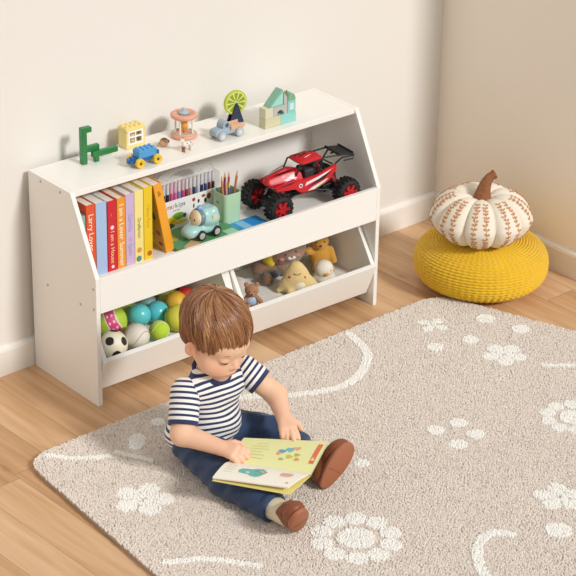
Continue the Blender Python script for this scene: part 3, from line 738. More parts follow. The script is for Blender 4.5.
for z in (.0135, .0505, .034): box(bm, (0, -.0175, z), (.052, .0055, .005), bev=.0008)
box(bm, (0, -.0175, .032), (.004, .005, .04), bev=.0008); obj('window_frame', bm, mat('frame_white', '#f6f3ec', .4), t)
bm = bmesh.new(); box(bm, (0, .0045, .032), (.05, .002, .04)); obj('window_back', bm, mat('window_cream', '#ead9ae', .5), t)

BD = mat('blue_block_dark', '#1f63a5', .35, coat=.3); BL = mat('blue_block_light', '#4fa0d8', .35, coat=.3); YW = mat('yellow_wheel', '#efc62f', .35, coat=.3)
t = thing('toy_wagon', 'blue toy block wagon with yellow wheels on the cabinet top', 'toy vehicle', LW(.281, -.182, ZT), SR)
bm = bmesh.new(); box(bm, (.002, 0, .019), (.070, .026, .012), bev=.0012); box(bm, (-.040, 0, .018), (.022, .020, .010), bev=.0012); box(bm, (-.050, .0, .020), (.010, .010, .014), bev=.001); box(bm, (.044, 0, .024), (.014, .016, .018), bev=.001); obj('wagon_base', bm, BD, t)
bm = bmesh.new(); cyl(bm, (-.040, -.006, .023), (-.040, -.006, .029), .0045); cyl(bm, (-.040, .006, .023), (-.040, .006, .029), .0045); obj('coupling', bm, BD, t)
bm = bmesh.new(); box(bm, (.005, 0, .036), (.060, .032, .022), bev=.0012); br = obj('brick', bm, BL, t)
studs('stud', br, [-.0175, -.0025, .0125, .0275], [-.008, .008], .047, .0048, .0046, BL)
for wx in (-.026, .034):
    for wy in (-.0205, .0205):
        bm = bmesh.new(); M_ = Matrix.Translation((wx, wy, .0142)) @ Matrix.Rotation(pi/2, 4, 'X')
        lathe(bm, [(0, -.0045), (.008, -.0045), (.0095, -.0060), (.0132, -.0060), (.0140, -.0045), (.0140, .0045), (.0132, .006), (.0095, .006), (.008, .0045), (0, .0045)], 26, M_)
        wl = obj('wheel', bm, YW, t, True)
        bm = bmesh.new(); cyl(bm, (wx, wy-.0062, .0142), (wx, wy+.0062, .0142), .0036); obj('axle_pin', bm, mat('pin_green', '#2d4a3a', .4), wl)

t = thing('toy_hedgehog', 'tiny brown spiny toy hedgehog between the wagon and the carousel', 'toy animal', LW(.404, -.115, ZT), SR)
def spiny(V):
    return V
hb = blob('body', [ell((0, 0, .0115), (.0150, .0115, .0115)), cap_((-.012, 0, .010), (-.024, 0, .0065), .007, .0022)], mat('hedgehog_tan', '#b78f6a', .7), t, h=.0014, k=.004)
bm = bmesh.new()
for i in range(150):
    a = RNG.uniform(0, 2*pi); e = RNG.uniform(.1, 1.5); d = Vector((cos(a)*cos(e), sin(a)*cos(e), sin(e)))
    if d.x < -.55: continue
    p = Vector((d.x*.0150, d.y*.0115, .0115+d.z*.0110)); cyl(bm, p-d*.001, p+d*.0032+Vector((.001, 0, 0)), .0011, .0002, n=5, cap=False)
obj('spines', bm, mat('spine_brown', '#6f5138', .8), t)
for s in (-1, 1):
    bm = bmesh.new(); ball(bm, (-.0165, s*.005, .0115), .0012, n=10); obj('eye', bm, mat('ink_dark', '#2b2624', .3), t)

PK = mat('peach_wood', '#e2a58c', .5); CR = mat('cream_wood', '#efe3cf', .5); GB = mat('greyblue_wood', '#a9bcc0', .5)
t = thing('toy_carousel', 'peach pink wooden toy carousel with a grey-blue knob on the cabinet top', 'toy', LW(.497, -.088, ZT), SR)
bm = bmesh.new(); lathe(bm, [(0, 0), (.036, 0), (.039, .003), (.039, .009), (.036, .012), (0, .012)], 40); obj('base_disc', bm, PK, t, True)
bm = bmesh.new(); lathe(bm, [(.026, .0118), (.033, .0118), (.033, .0145), (.026, .0145), (.026, .0118)], 40); obj('base_ring', bm, mat('sage_wood', '#bcc9b8', .5), t, True)
bm = bmesh.new(); lathe(bm, [(0, .060), (.036, .060), (.0395, .063), (.0395, .070), (.036, .073), (.029, .0735), (.027, .0715), (0, .0715)], 40); obj('roof_disc', bm, PK, t, True)
for a in (.5, 2.07, 3.64, 5.2):
    bm = bmesh.new(); cyl(bm, (.027*cos(a), .027*sin(a), .0122), (.027*cos(a), .027*sin(a), .0598), .0028, n=12); obj('post', bm, CR, t)
bm = bmesh.new(); lathe(bm, [(.0, .0718), (.015, .0718), (.017, .074), (.014, .077), (.008, .079), (.006, .082), (.0065, .086), (.003, .089), (0, .0895)], 28); obj('knob', bm, GB, t, True)
bm = bmesh.new(); lathe(bm, [(.0, .0122), (.0045, .0122), (.004, .022), (.0085, .027), (.0115, .036), (.009, .045), (.0035, .053), (.003, .0598), (0, .0598)], 24); obj('centre_spindle', bm, mat('honey_wood', '#e5a348', .5), t, True)

t = thing('toy_zebra', 'small white and brown toy animal standing in front of the carousel', 'toy animal', LW(.436, -.182, ZT), SR)
ZW = mat('toy_white', '#ece4da', .5); ZB = mat('toy_brown', '#9b6f50', .6)
blob('body', [cap_((-.010, 0, .0215), (.012, 0, .021), .0072, .0078), cap_((-.011, 0, .024), (-.015, 0, .036), .0045, .004), cap_((-.015, 0, .038), (-.022, 0, .035), .0046, .003)], ZW, t, h=.0013, k=.004)
for x in (-.012, .012):
    for y in (-.0045, .0045):
        bm = bmesh.new(); cyl(bm, (x, y, 0), (x, y, .018), .0026, .0032, n=10); obj('leg', bm, ZB if x < 0 else CR, t)
for (x, z) in ((-.004, .026), (.003, .020), (.009, .027), (.013, .020)):
    bm = bmesh.new(); ball(bm, (x, -.0072, z), (.0018, .0012, .003), n=8); obj('patch', bm, mat('toy_grey', '#8c8a92', .6), t)
for s in (-1, 1):
    bm = bmesh.new(); ball(bm, (-.0135, s*.003, .0425), (.0014, .0012, .003), n=8); obj('ear', bm, ZB, t)

t = thing('toy_truck', 'grey-blue wooden toy pickup truck with a natural wood bed on the cabinet top', 'toy vehicle', LW(.596, -.165, ZT), SR)
bm = bmesh.new(); prism(bm, [(-.052, .013), (-.054, .024), (-.048, .031), (-.024, .034), (-.003, .034), (.0, .024), (.048, .022), (.048, .013)], -.017, .017, 'y'); bmesh.ops.recalc_face_normals(bm, faces=bm.faces); bev(bm, .003); obj('truck_body', bm, mat('truck_blue', '#9fb1bd', .45), t, True)
bm = bmesh.new()
pr = [(-.026, .033)]+[(-.0135+.0145*cos(pi-a), .033+.021*sin(a)) for a in np.linspace(.15, pi-.35, 12)]+[(.001, .033)]
prism(bm, pr, -.0155, .0155, 'y'); bmesh.ops.recalc_face_normals(bm, faces=bm.faces); bev(bm, .0012); cb = obj('cab', bm, mat('truck_blue', '', .45), t)
for s in (-1, 1):
    bm = bmesh.new(); cyl(bm, (-.0125, s*.0153, .042), (-.0125, s*.0162, .042), .0066); obj('cab_window', bm, mat('truck_window', '#4e5a66', .4), cb)
bm = bmesh.new(); box(bm, (.027, 0, .0258), (.050, .036, .005), bev=.001); box(bm, (.003, 0, .034), (.004, .034, .014), bev=.001)
for s in (-1, 1): box(bm, (.027, s*.0165, .0315), (.050, .0034, .008), bev=.001)
obj('truck_bed', bm, mat('beech_wood', '#dcb08c', .55, var=.08, vscale=80), t)
for wx in (-.034, .030):
    for wy in (-.0215, .0215): wheel('wheel', t, (wx, wy, .0136), .0134, .009, mat('wheel_grey', '#b4bcc0', .5), mat('wheel_light', '#d7d6d2', .5), hr=.5)

t = thing('lime_wheel_toy', 'round lime slice wheel on a navy triangular stand behind the truck', 'toy', LW(.684, -.092, ZT), SR-.12)
M_ = Matrix.Translation((0, 0, .062)) @ Matrix.Rotation(pi/2, 4, 'X')
bm = bmesh.new(); lathe(bm, [(.0, -.0045), (.034, -.0045), (.038, -.0035), (.038, .0035), (.034, .0045), (0, .0045)], 44, M_); ds_ = obj('rind', bm, mat('lime_rind', '#b9c62f', .4), t)
bm = bmesh.new(); cyl(bm, (0, -.0050, .062), (0, .0050, .062), .0335, n=44); obj('pith', bm, mat('lime_pith', '#dbe08a', .5), ds_)
for k in range(10):
    a0 = 2*pi*k/10; bm = bmesh.new(); cx0, cz0 = .0035*cos(a0+pi/10), .0035*sin(a0+pi/10)
    pts = [(cx0, .062+cz0)]+[(.0305*cos(a0+.10+(.428)*q), .062+.0305*sin(a0+.10+.428*q)) for q in (0, .33, .66, 1)]
    prism(bm, pts, -.0056, .0056, 'y'); obj('segment', bm, mat('lime_flesh', '#8fa01c', .4), ds_)
NV = mat('navy_wood', '#27324f', .45)
for s in (-1, 1):
    bm = bmesh.new(); prism(bm, [(-.024, 0), (.024, 0), (.004, .058), (.0015, .062), (-.0015, .062), (-.004, .058)], s*.009-.0018, s*.009+.0018, 'y'); obj('stand', bm, NV, t)
bm = bmesh.new(); cyl(bm, (0, -.0115, .058), (0, .0115, .058), .003); obj('axle', bm, NV, t)
bm = bmesh.new(); box(bm, (0, 0, .002), (.046, .022, .004), bev=.0008); obj('stand_base', bm, NV, t)

# building blocks stacked as a little castle
GP = 'stacked wooden building blocks'
bx0, by0 = .717, -.178; BDp = .030
def blk(nm, lab, cx, z, bm, col, parts=()):
    o = obj(nm, bm, mat('block_'+col, col, .5, bump=.05, scale=200)); tag(o, lab, 'toy block', GP)
    o.location = LW(cx, by0, ZT+z); o.rotation_euler = (0, 0, SR); return o
def bb(lx, lz, bev_=.0012):
    bm = bmesh.new(); box(bm, (0, 0, lz/2), (lx, BDp, lz), bev=bev_); return bm
blk('wooden_block', 'beige rectangular block at the bottom left of the block castle', bx0+.0295, 0, bb(.0588, .031), '#cfcba8')
blk('wooden_block', 'bright aqua rectangular block at the bottom right of the block castle', bx0+.0885, 0, bb(.0588, .031), '#93d3c8')
sq = blk('wooden_block', 'small cream square block on top of the beige block', bx0+.0150, .0312, bb(.0298, .0305), '#d9d5ba')
bm = bmesh.new(); pts = [(-.0265, 0), (-.0265, .0305), (.0265, .0305), (.0265, 0), (.0135, 0)]+[(.0135*cos(a), .0155*sin(a)+.001) for a in np.linspace(.15, pi-.15, 12)]+[(-.0135, 0)]
prism(bm, pts, -BDp/2, BDp/2, 'y'); bmesh.ops.triangulate(bm, faces=[f for f in bm.faces if len(f.verts) > 4])
blk('arch_block', 'grey arch block in the middle of the block castle', bx0+.0568, .0312, bm, '#b9bcb8')
sm = blk('wooden_block', 'small aqua block with a pale window on top of the aqua block', bx0+.1000, .0312, bb(.0300, .0365), '#8fccc4')
bm = bmesh.new(); box(bm, (0, -.0152, .018), (.015, .0008, .020), bev=.0002); obj('painted_window', bm, mat('paint_pale', '#cfe8ea', .5), sm)
bm = bmesh.new(); prism(bm, [(-.0265, 0), (.0265, 0), (.0265, .047), (.0215, .0475)], -BDp/2, BDp/2, 'y'); bmesh.ops.recalc_face_normals(bm, faces=bm.faces); bev(bm, .001)
rt_ = blk('triangle_block', 'green sloping triangle roof block on the left of the block castle', bx0+.0405, .0620, bm, '#84b8a0')
bm = bmesh.new(); prism(bm, [(-.020, .003), (.0245, .003), (.0245, .042)], -BDp/2-.0006, -BDp/2+.0004, 'y'); obj('painted_face', bm, mat('paint_aqua', '#9fdccf', .5), rt_)
bm = bmesh.new(); prism(bm, [(-.0070, 0), (.0070, 0), (.0070, .020), (-.0070, .037)], -BDp/2, BDp/2, 'y'); bmesh.ops.recalc_face_normals(bm, faces=bm.faces); bev(bm, .001)
blk('triangle_block', 'narrow grey wedge block beside the green roof block', bx0+.0762, .0620, bm, '#bdb9b5')
bm = bmesh.new(); pts = [(-.0155, 0), (.0155, 0)]+[(.0155*cos(a), .022*sin(a)) for a in np.linspace(.1, pi-.1, 14)]
prism(bm, pts, -BDp/2, BDp/2, 'y'); bmesh.ops.recalc_face_normals(bm, faces=bm.faces); bev(bm, .0012)
dm = blk('half_round_block', 'green half-round block on the right top of the block castle', bx0+.0998, .0680, bm, '#7fb08b')
bm = bmesh.new(); cyl(bm, (-.008, 0, .020), (-.008, 0, .028), .0016, n=10); ball(bm, (-.008, 0, .028), .002, n=10); obj('peg', bm, mat('peg_brown', '#a5673f', .5), dm)

# ================================================================ balls in the left bin
def ballthing(nm, lab, p, r, col, tintf=None, rough=.4, n=64, coat=0, bump=0, sheen=0, cat='ball'):
    th = np.linspace(0, pi, n//2+1); ph = np.linspace(0, 2*pi, n, endpoint=False)
    A, B_ = np.meshgrid(th, ph, indexing='ij')
    V = np.stack([r*np.sin(A)*np.cos(B_), r*np.sin(A)*np.sin(B_), r*np.cos(A)], -1).reshape(-1, 3)
    idx = np.arange((n//2+1)*n).reshape(n//2+1, n); b = np.roll(idx, -1, 1)
    Fs = np.stack([idx[:-1], idx[1:], b[1:], b[:-1]], -1).reshape(-1, 4)
    m = mat('ball_'+col, col, rough, coat=coat, bump=bump, scale=500, sheen=sheen) if tintf is None else attr_mat('ball_pattern_'+nm, rough)
    tn = None
    if tintf is not None:
        tn = np.ones((len(V), 4)); tn[:, :3] = tintf(V/r)
    o = npmesh(nm, V, Fs, m, None, True, tn)
    o.location = LW(*p); tag(o, lab, cat, None if nm != 'plastic_ball' else 'plain plastic balls in the left bin'); return o
def C3(h): return np.array(srgb(h)[:3])
tocam = np.array([-.55, -.72, .42]); tocam /= np.linalg.norm(tocam)
def soccer(U):
    g = (1+5**.5)/2; ic = []
    for a in (-1, 1):
        for b in (-g, g): ic += [(0, a, b), (a, b, 0), (b, 0, a)]
    ic = np.array(ic); ic /= np.linalg.norm(ic[0])
    R_ = np.array(Euler((.5, .25, .3)).to_matrix()); d = (U@R_)@ic.T
    return np.where((d.max(1) > .955)[:, None], C3('#23231f'), C3('#efe6cf'))
ballthing('soccer_ball', 'small cream soccer ball with black patches in the front left corner of the bin', (.108, -.260, .1315), .043, '', soccer, .45, n=150)
o = ballthing('baseball', 'off-white baseball with a curved seam between the soccer ball and the tennis ball', (.184, -.272, .140), .037, '#e6ded0', rough=.6, bump=.1)
def seam(o, r, m, q=.0012, R_=(0, 0, 0), amp=.45):
    E_ = Euler(R_).to_matrix(); pts = []
    for k in range(97):
        a = 2*pi*k/96; v = Vector((cos(a)+amp*.55*cos(3*a), sin(a)-amp*.55*sin(3*a), amp*2.0*sin(2*a)))
        pts.append(E_ @ (v.normalized()*r))
    bm = bmesh.new(); tube(bm, pts, q, 6, cap=False); return obj('seam', bm, m, o)
seam(o, .0371, mat('seam_brown', '#b59a86', .7), .0011, (.5, .2, 1.0))
o = ballthing('tennis_ball', 'bright lime tennis ball at the front of the bin', (.279, -.252, .119), .0305, '#c3e03a', rough=.9, bump=.4, sheen=.4)
seam(o, .0311, mat('seam_lime', '#e3efb0', .7), .0010, (.2, .9, .4))
ballthing('plastic_ball', 'turquoise plastic ball behind the baseball, the left one of the two', (.270, -.167, .139), .034, '#63d2da', rough=.28, coat=.2)
ballthing('plastic_ball', 'turquoise plastic ball nearer the tennis ball, the right one of the two', (.339, -.162, .125), .034, '#5cced9', rough=.28, coat=.2)
ballthing('plastic_ball', 'large lemon yellow ball beside the tennis ball, half behind the boy\'s hair', (.360, -.235, .128), .040, '#e3dc50', rough=.5)
ballthing('plastic_ball', 'golden orange ball behind the lemon yellow ball', (.409, -.160, .136), .033, '#eab73a', rough=.5)
def pinkband(U):
    nn = np.array([.62, -.62, .48]); nn /= np.linalg.norm(nn); e1 = np.cross(nn, [0, 0, 1.]); e1 /= np.linalg.norm(e1); e2 = np.cross(nn, e1); W_ = np.stack([U@nn, U@e1, U@e2], 1); x = W_[:, 0]-.42
    c = np.where((np.abs(x) < .26)[:, None], C3('#e2457f'), C3('#bcd646'))
    c = np.where(((np.abs(np.abs(x)-.27) < .025))[:, None], C3('#f0e6e0'), c)
    a = np.arctan2(W_[:, 1], W_[:, 2]); dot = (np.cos(a*14) > .45) & (np.abs(np.abs(x)-.12) < .05)
    return np.where(dot[:, None], C3('#f5d9e0'), c)
ballthing('patterned_ball', 'lime green ball with a pink dotted band in the left corner of the bin', (.172, -.154, .143), .052, '', pinkband, .5, n=150)
ballthing('plastic_ball', 'dull olive green ball squeezed behind the soccer ball and the baseball', (.185, -.212, .1225), .020, '#a9ad55', rough=.6)
ballthing('plastic_ball', 'apple green ball behind the left turquoise ball', (.274, -.086, .127), .034, '#a3c455', rough=.5)
ballthing('plastic_ball', 'pale lime ball at the back of the bin under the shelf', (.431, -.095, .122), .032, '#d3db74', rough=.6)
ballthing('plastic_ball', 'pale sky blue ball at the back of the bin between two others', (.357, -.085, .118), .029, '#9ccfcf', rough=.5)
t = thing('toy_funnel', 'silver grey toy funnel lying over the balls near the boy\'s hair', 'toy', LW(.436, -.205, .1215+.028), 0, rot=(.5, .75, .3))
bm = bmesh.new(); lathe(bm, [(.0, .032), (.006, .032), (.008, .016), (.020, .0), (.0225, -.012), (.021, -.012), (.0185, 0), (.0, .014)], 28); obj('funnel_cone', bm, mat('silver_plastic', '#b9c4cc', .25, metal=.5), t, True)
o = ballthing('plastic_ball', 'red ball at the right end of the left bin', (.452, -.150, .140), .028, '#d2352f', rough=.45)
t = thing('fabric_toy', 'crumpled dark navy fabric toy at the back right of the left bin', 'toy', LW(.467, -.085, .0885), 0)
blob('fabric_body', [ell((0, 0, .025), (.022, .030, .025)), ell((-.012, -.012, .045), (.018, .02, .014)), ell((-.006, .016, .05), (.016, .018, .016))], mat('navy_cloth', '#2c3450', .9, bump=.4, scale=80), t, h=.003)

# ================================================================ soft toys in the right bin
def plush(nm, lab, p, rz, cat='soft toy', rx=0, ry=0): return thing(nm, lab, cat, LW(*p), 0, 'soft toys in the right bin', rot=(rx, ry, SR+rz))
def PM(col, b=.35): return mat('plush_'+col, col, .95, bump=b, scale=260, sheen=.35)
DK = mat('plush_eye', '#2a211d', .3)
def dot(parent, name, c, r, m):
    bm = bmesh.new(); ball(bm, c, r, n=14); return obj(name, bm, m, parent)
FLAT = [((0, 0, .0003), (0, 0, -1))]
ZB_ = .0885
# small bear in a blue shirt
t = plush('teddy_bear', 'small brown teddy bear in a light blue shirt at the left of the right bin', (.618, -.258, ZB_), -.65)
brn = PM('#b17f5c')
blob('head_and_limbs', [ell((0, -.002, .062), (.021, .019, .020)), ell((0, -.018, .057), (.009, .008, .007)), ell((-.016, 0, .080), .0075), ell((.016, 0, .080), .0075),
      ell((0, 0, .030), (.017, .015, .022)), cap_((.014, -.004, .040), (.027, -.014, .030), .0075, .0075), cap_((-.014, -.004, .040), (-.025, -.016, .026), .0075, .0075), cap_((.010, -.004, .014), (.016, -.026, .010), .010, .009), cap_((-.010, -.004, .014), (-.016, -.026, .010), .010, .009)], brn, t, cuts=FLAT, h=.002, k=.004)
blob('shirt', [ell((0, -.001, .029), (.0195, .0175, .019))], PM('#b7cbe4'), t, cuts=FLAT, h=.002)
for s in (-1, 1): dot(t, 'eye', (s*.0075, -.0200, .0655), .0016, DK)
dot(t, 'nose', (0, -.0262, .059), (.0028, .002, .002), DK)
# cream yellow hill shaped plush
t = plush('star_plush', 'smiling cream yellow pointed plush with red cheeks at the front of the right bin', (.799, -.254, ZB_), -.60)
cy_ = PM('#e9cd8f')
blob('body', [ell((0, 0, .032), (.050, .026, .032)), ell((-.002, 0, .060), (.036, .023, .032)), ell((-.004, 0, .086), (.018, .015, .016)), cap_((-.035, 0, .022), (-.056, -.004, .010), .017, .008), cap_((.038, 0, .030), (.060, -.002, .020), .015, .009), cap_((-.02, -.01, .012), (-.024, -.028, .009), .012, .009), cap_((.024, -.01, .012), (.028, -.028, .009), .012, .009)], cy_, t, cuts=FLAT, h=.0024, k=.016)
blob('belly', [ell((.006, -.0200, .030), (.019, .0085, .018))], PM('#f3ead2'), t, cuts=FLAT, h=.0022)
for s, z in ((-1, .058), (1, .056)):
    dot(t, 'cheek', (-.002+s*.022, -.0185, z), (.0052, .003, .0058), mat('felt_red', '#cf4a32', .8))
bm = bmesh.new(); tube(bm, [(-.013, -.0225, .072), (-.008, -.0238, .0685), (-.002, -.0240, .0675), (.004, -.0238, .0685), (.009, -.0225, .072)], .0009, 6); obj('smile', bm, DK, t)
# duck
t = plush('duck_plush', 'white duck plush with an orange beak at the right front of the bin', (.899, -.262, ZB_), -.55)
wh_ = PM('#efe6d6')
blob('body', [ell((0, 0, .020), (.030, .024, .021)), ell((0, -.002, .051), (.029, .025, .029)), cap_((-.022, 0, .03), (-.036, -.004, .012), .010, .006), cap_((.022, 0, .03), (.036, -.004, .012), .010, .006)], wh_, t, cuts=FLAT, h=.0024, k=.010)
blob('beak', [ell((.004, -.026, .045), (.0085, .008, .0042)), ell((.004, -.026, .0415), (.006, .006, .0025))], PM('#e89a2e', .1), t, cuts=FLAT, h=.0012, k=.002)
for s in (-1, 1): dot(t, 'eye', (.003+s*.0145, -.0205, .0540), .0022, DK)
# ochre bear
t = plush('ochre_bear', 'ochre yellow teddy bear sitting behind the duck in the right back of the bin', (.966, -.165, ZB_), -.50)
oc = PM('#d09a3c')
blob('body', [ell((0, 0, .040), (.036, .030, .040)), ell((-.004, -.004, .092), (.030, .026, .026)), ell((-.006, -.028, .086), (.014, .010, .010)), ell((-.028, 0, .112), (.010, .007, .010)), ell((.022, 0, .114), (.010, .007, .010)),
      cap_((-.030, -.006, .062), (-.044, -.024, .068), .013, .012), cap_((.030, -.006, .060), (.040, -.018, .030), .013, .011), cap_((-.014, -.02, .014), (-.020, -.052, .014), .015, .014), cap_((.016, -.02, .014), (.024, -.048, .014), .015, .014)], oc, t, cuts=FLAT, h=.0026, k=.008)
dot(t, 'nose', (-.006, -.0385, .090), (.005, .003, .0038), mat('plush_brown_nose', '#5a3a22', .5))
for s in (-1, 1): dot(t, 'eye', (-.005+s*.013, -.0270, .098), .0024, DK)
# big grey-brown bear in a yellow hood
t = plush('hooded_bear', 'large grey-brown plush bear in a yellow hood lying at the back of the right bin', (.850, -.142, ZB_), -.42)
gb = PM('#a58672'); HZ = .020
blob('body', [ell((0, .0, .034), (.042, .032, .034))], gb, t, cuts=FLAT, h=.003)
blob('head', [ell((0, 0, .062+HZ), (.060, .040, .048), (0, -.25, 0)), ell((.002, -.038, .054+HZ), (.017, .008, .011))], gb, t, cuts=FLAT, h=.003, k=.010)
blob('hood', [ell((.0, .012, .064+HZ), (.065, .040, .058), (0, -.25, 0)), ell((-.058, -.008, .044+HZ), (.022, .026, .026)), ell((0, -.040, .058+HZ), (.060, .040, .046), (0, -.25, 0), k=.004, neg=True)], PM('#e4c62c'), t, cuts=FLAT, h=.003, k=.012)
dot(t, 'muzzle', (-.002, -.0450, .056+HZ), (.0075, .0035, .0055), PM('#f2ece2', .1)); dot(t, 'muzzle', (.009, -.0445, .057+HZ), (.0075, .0035, .0055), PM('#f2ece2', .1))
dot(t, 'nose', (.0035, -.0475, .061+HZ), (.003, .002, .0024), DK)
dot(t, 'cheek', (-.024, -.0365, .0505+HZ), (.0095, .003, .0055), mat('felt_pink', '#df8f92', .8)); dot(t, 'cheek', (.027, -.0355, .060+HZ), (.0075, .003, .0050), mat('felt_pink', '#df8f92', .8))
dot(t, 'eye', (-.014, -.0385, .066+HZ), .0026, DK); dot(t, 'eye', (.019, -.0375, .0735+HZ), .0026, DK)
blob('arm', [cap_((-.050, -.012, .030), (-.095, -.020, .040), .017, .015), ell((-.100, -.022, .042), .017)], PM('#86664f'), t, cuts=FLAT, h=.003)
blob('foot', [ell((-.078, -.058, .020), (.019, .018, .0195))], PM('#7a5b46'), t, cuts=FLAT, h=.003)
blob('leg', [cap_((-.040, -.014, .018), (-.075, -.040, .018), .017, .016)], PM('#5f6168'), t, cuts=FLAT, h=.003)
o = ballthing('pompom', 'pale grey woolly ball at the left back of the right bin', (.642, -.165, .1185), .029, '#d9cfc6', rough=.95, bump=.6, sheen=.4, cat='soft toy')
o['group'] = 'soft toys in the right bin'
# ================================================================ the boy
boy = thing('person', 'toddler in a navy striped shirt, jeans and brown shoes sitting on the rug reading', 'person', (.03, -.76, .019))
BO = Vector((.03, -.76, .019))
def B(x, y, z): return (x-.03, y+.76, z-.019)
def cB(a, b, ra, rb=None, k=None): return cap_(B(*a), B(*b), ra, rb, k)
def eB(c, r, rot=(0, 0, 0), k=None, neg=False): return ell(B(*c), r, rot, k, neg)
# head frame (x to his left, -y out of the face, z up)
HC = Vector(B(.030, -.808, .404)); HR = Euler((radians(24), radians(1), radians(4)), 'XYZ').to_matrix(); HS = 1.09
def Hp(x, y, z): return tuple(HC + HR @ (Vector((x, y, z))*HS))
def eH(c, r, k=None, neg=False, rot=(0, 0, 0)):
    e = ell(Hp(*c), [q*HS for q in (r if hasattr(r, '__len__') else (r, r, r))], (0, 0, 0), k, neg)
    M_ = HR @ Euler(rot).to_matrix(); return (e[0], e[1], e[2], np.array(M_), e[4], e[5], e[6])
def cH(a, b, ra, rb=None, k=None, neg=False): return cap_(Hp(*a), Hp(*b), ra*HS, (ra if rb is None else rb)*HS, k, neg)
shR, elR, wrR = (-.060, -.788, .256), (-.106, -.832, .166), (-.056, -.932, .150)
shL, elL, wrL = (.126, -.812, .266), (.172, -.885, .208), (.137, -.958, .180)
torso = [((.03, -.742, .078), (.086, .074, .066)), ((.03, -.778, .135), (.082, .074, .075)), ((.032, -.782, .215), (.078, .060, .066))]
head = [eH((0, .016, .026), (.0745, .088, .078), k=.012), eH((0, -.020, -.032), (.060, .060, .058), k=.02), eH((-.034, -.044, -.046), .027, k=.014), eH((.034, -.044, -.046), .027, k=.014),
        eH((0, -.058, -.085), (.020, .017, .015), k=.018), eH((0, -.046, .018), (.054, .036, .040), k=.02),
        cH((0, -.076, -.014), (0, -.0845, -.030), .0062, .0082, k=.010), eH((-.0072, -.080, -.033), (.0055, .006, .005), k=.004), eH((.0072, -.080, -.033), (.0055, .006, .005), k=.004),
        eH((0, -.062, -.054), (.034, .018, .022), k=.02), eH((0, -.0800, -.0545), (.0140, .0058, .0034), k=.006), eH((0, -.0785, -.0615), (.0110, .0058, .0038), k=.006),
        eH((-.027, -.066, -.0095), (.0150, .0105, .0095), k=.006), eH((.027, -.066, -.0095), (.0150, .0105, .0095), k=.006),
        eH((-.0745, .004, -.020), (.0065, .0150, .0215), k=.004, rot=(0, 0, .35)), eH((.0745, .004, -.020), (.0065, .0150, .0215), k=.004, rot=(0, 0, -.35)),
        eH((-.0815, .000, -.019), (.0040, .0080, .0125), k=.003, neg=True), eH((.0815, .000, -.019), (.0040, .0080, .0125), k=.003, neg=True),
        eH((0, .030, -.045), (.045, .045, .045), k=.02)]
def hand(w, d, n, size, curl, spread, side):
    """w wrist, d direction to the knuckles, n back-of-hand normal; side +1 puts the thumb at d x n"""
    w = Vector(B(*w)); d = Vector(d).normalized(); n = (Vector(n)-d*Vector(n).dot(d)).normalized(); s = d.cross(n)*side
    P = []; pl = .036*size
    for q in (-1, -.35, .35, 1):
        P.append(cap_(w+s*q*.006*size, w+d*pl+s*q*.0130*size, .0118*size, .0092*size, .006))
    for i, (off, L_) in enumerate(((1.0, .030), (.36, .034), (-.32, .032), (-.98, .025))):
        base = w+d*pl+s*off*.0138*size; dd = (d+s*off*spread).normalized()
        c1, c2, c3 = curl[i]
        a = base; ang = 0
        for L2, c, r0, r1 in ((L_*.42, c1, .0074, .0070), (L_*.32, c2, .0070, .0064), (L_*.26, c3, .0064, .0056)):
            ang += c; v = dd*cos(ang)-n*sin(ang); b = a+v*L2*size
            P.append(cap_(a, b, r0*size, r1*size, .0022)); a = b
    tb = w+d*.008*size+s*.012*size; t1 = tb+(d*.55+s*.75-n*.3).normalized()*.018*size; t2 = t1+(d*.9+s*.35-n*.35).normalized()*.018*size
    P += [cap_(tb, t1, .0098*size, .0082*size, .005), cap_(t1, t2, .0080*size, .0066*size, .0022)]
    return P
body = []
for c, r in torso: body.append(eB(c, r, k=.02))
body += [cB((-.035, -.79, .250), (.095, -.806, .250), .028, .028, k=.015), cB((.03, -.785, .27), (.026, -.793, .335), .036, .038, k=.02),
         cB(shR, elR, .032, .031, k=.008), cB(elR, wrR, .031, .0205, k=.012), cB(shL, elL, .031, .029, k=.008), cB(elL, wrL, .029, .0195, k=.012),
         cB((-.012, -.775, .078), (-.052, -.952, .064), .060, .045, k=.02), cB((-.052, -.952, .064), (-.045, -1.125, .055), .043, .030, k=.014), cB((-.045, -1.125, .055), (-.040, -1.175, .055), .024, .023),
         cB((.085, -.778, .078), (.203, -.875, .068), .060, .045, k=.02), cB((.203, -.875, .068), (.180, -1.02, .058), .043, .030, k=.014), cB((.180, -1.02, .058), (.172, -1.055, .06), .024, .023)]
handR = hand(wrR, (.22, -.84, .05), (-.45, -.05, .9), 1.12, [(.35, .25, .2), (.40, .30, .2), (.5, .35, .25), (.6, .45, .3)], .18, -1)
handL = hand(wrL, (-.42, -.84, -.22), (-.25, -.25, .95), 1.12, [(.35, .25, .1), (.25, .15, .1), (.5, .5, .3), (.6, .6, .3)], .20, -1)
HM = np.array(HR)
def hloc(V): return ((V-np.array(HC))@HM)/HS
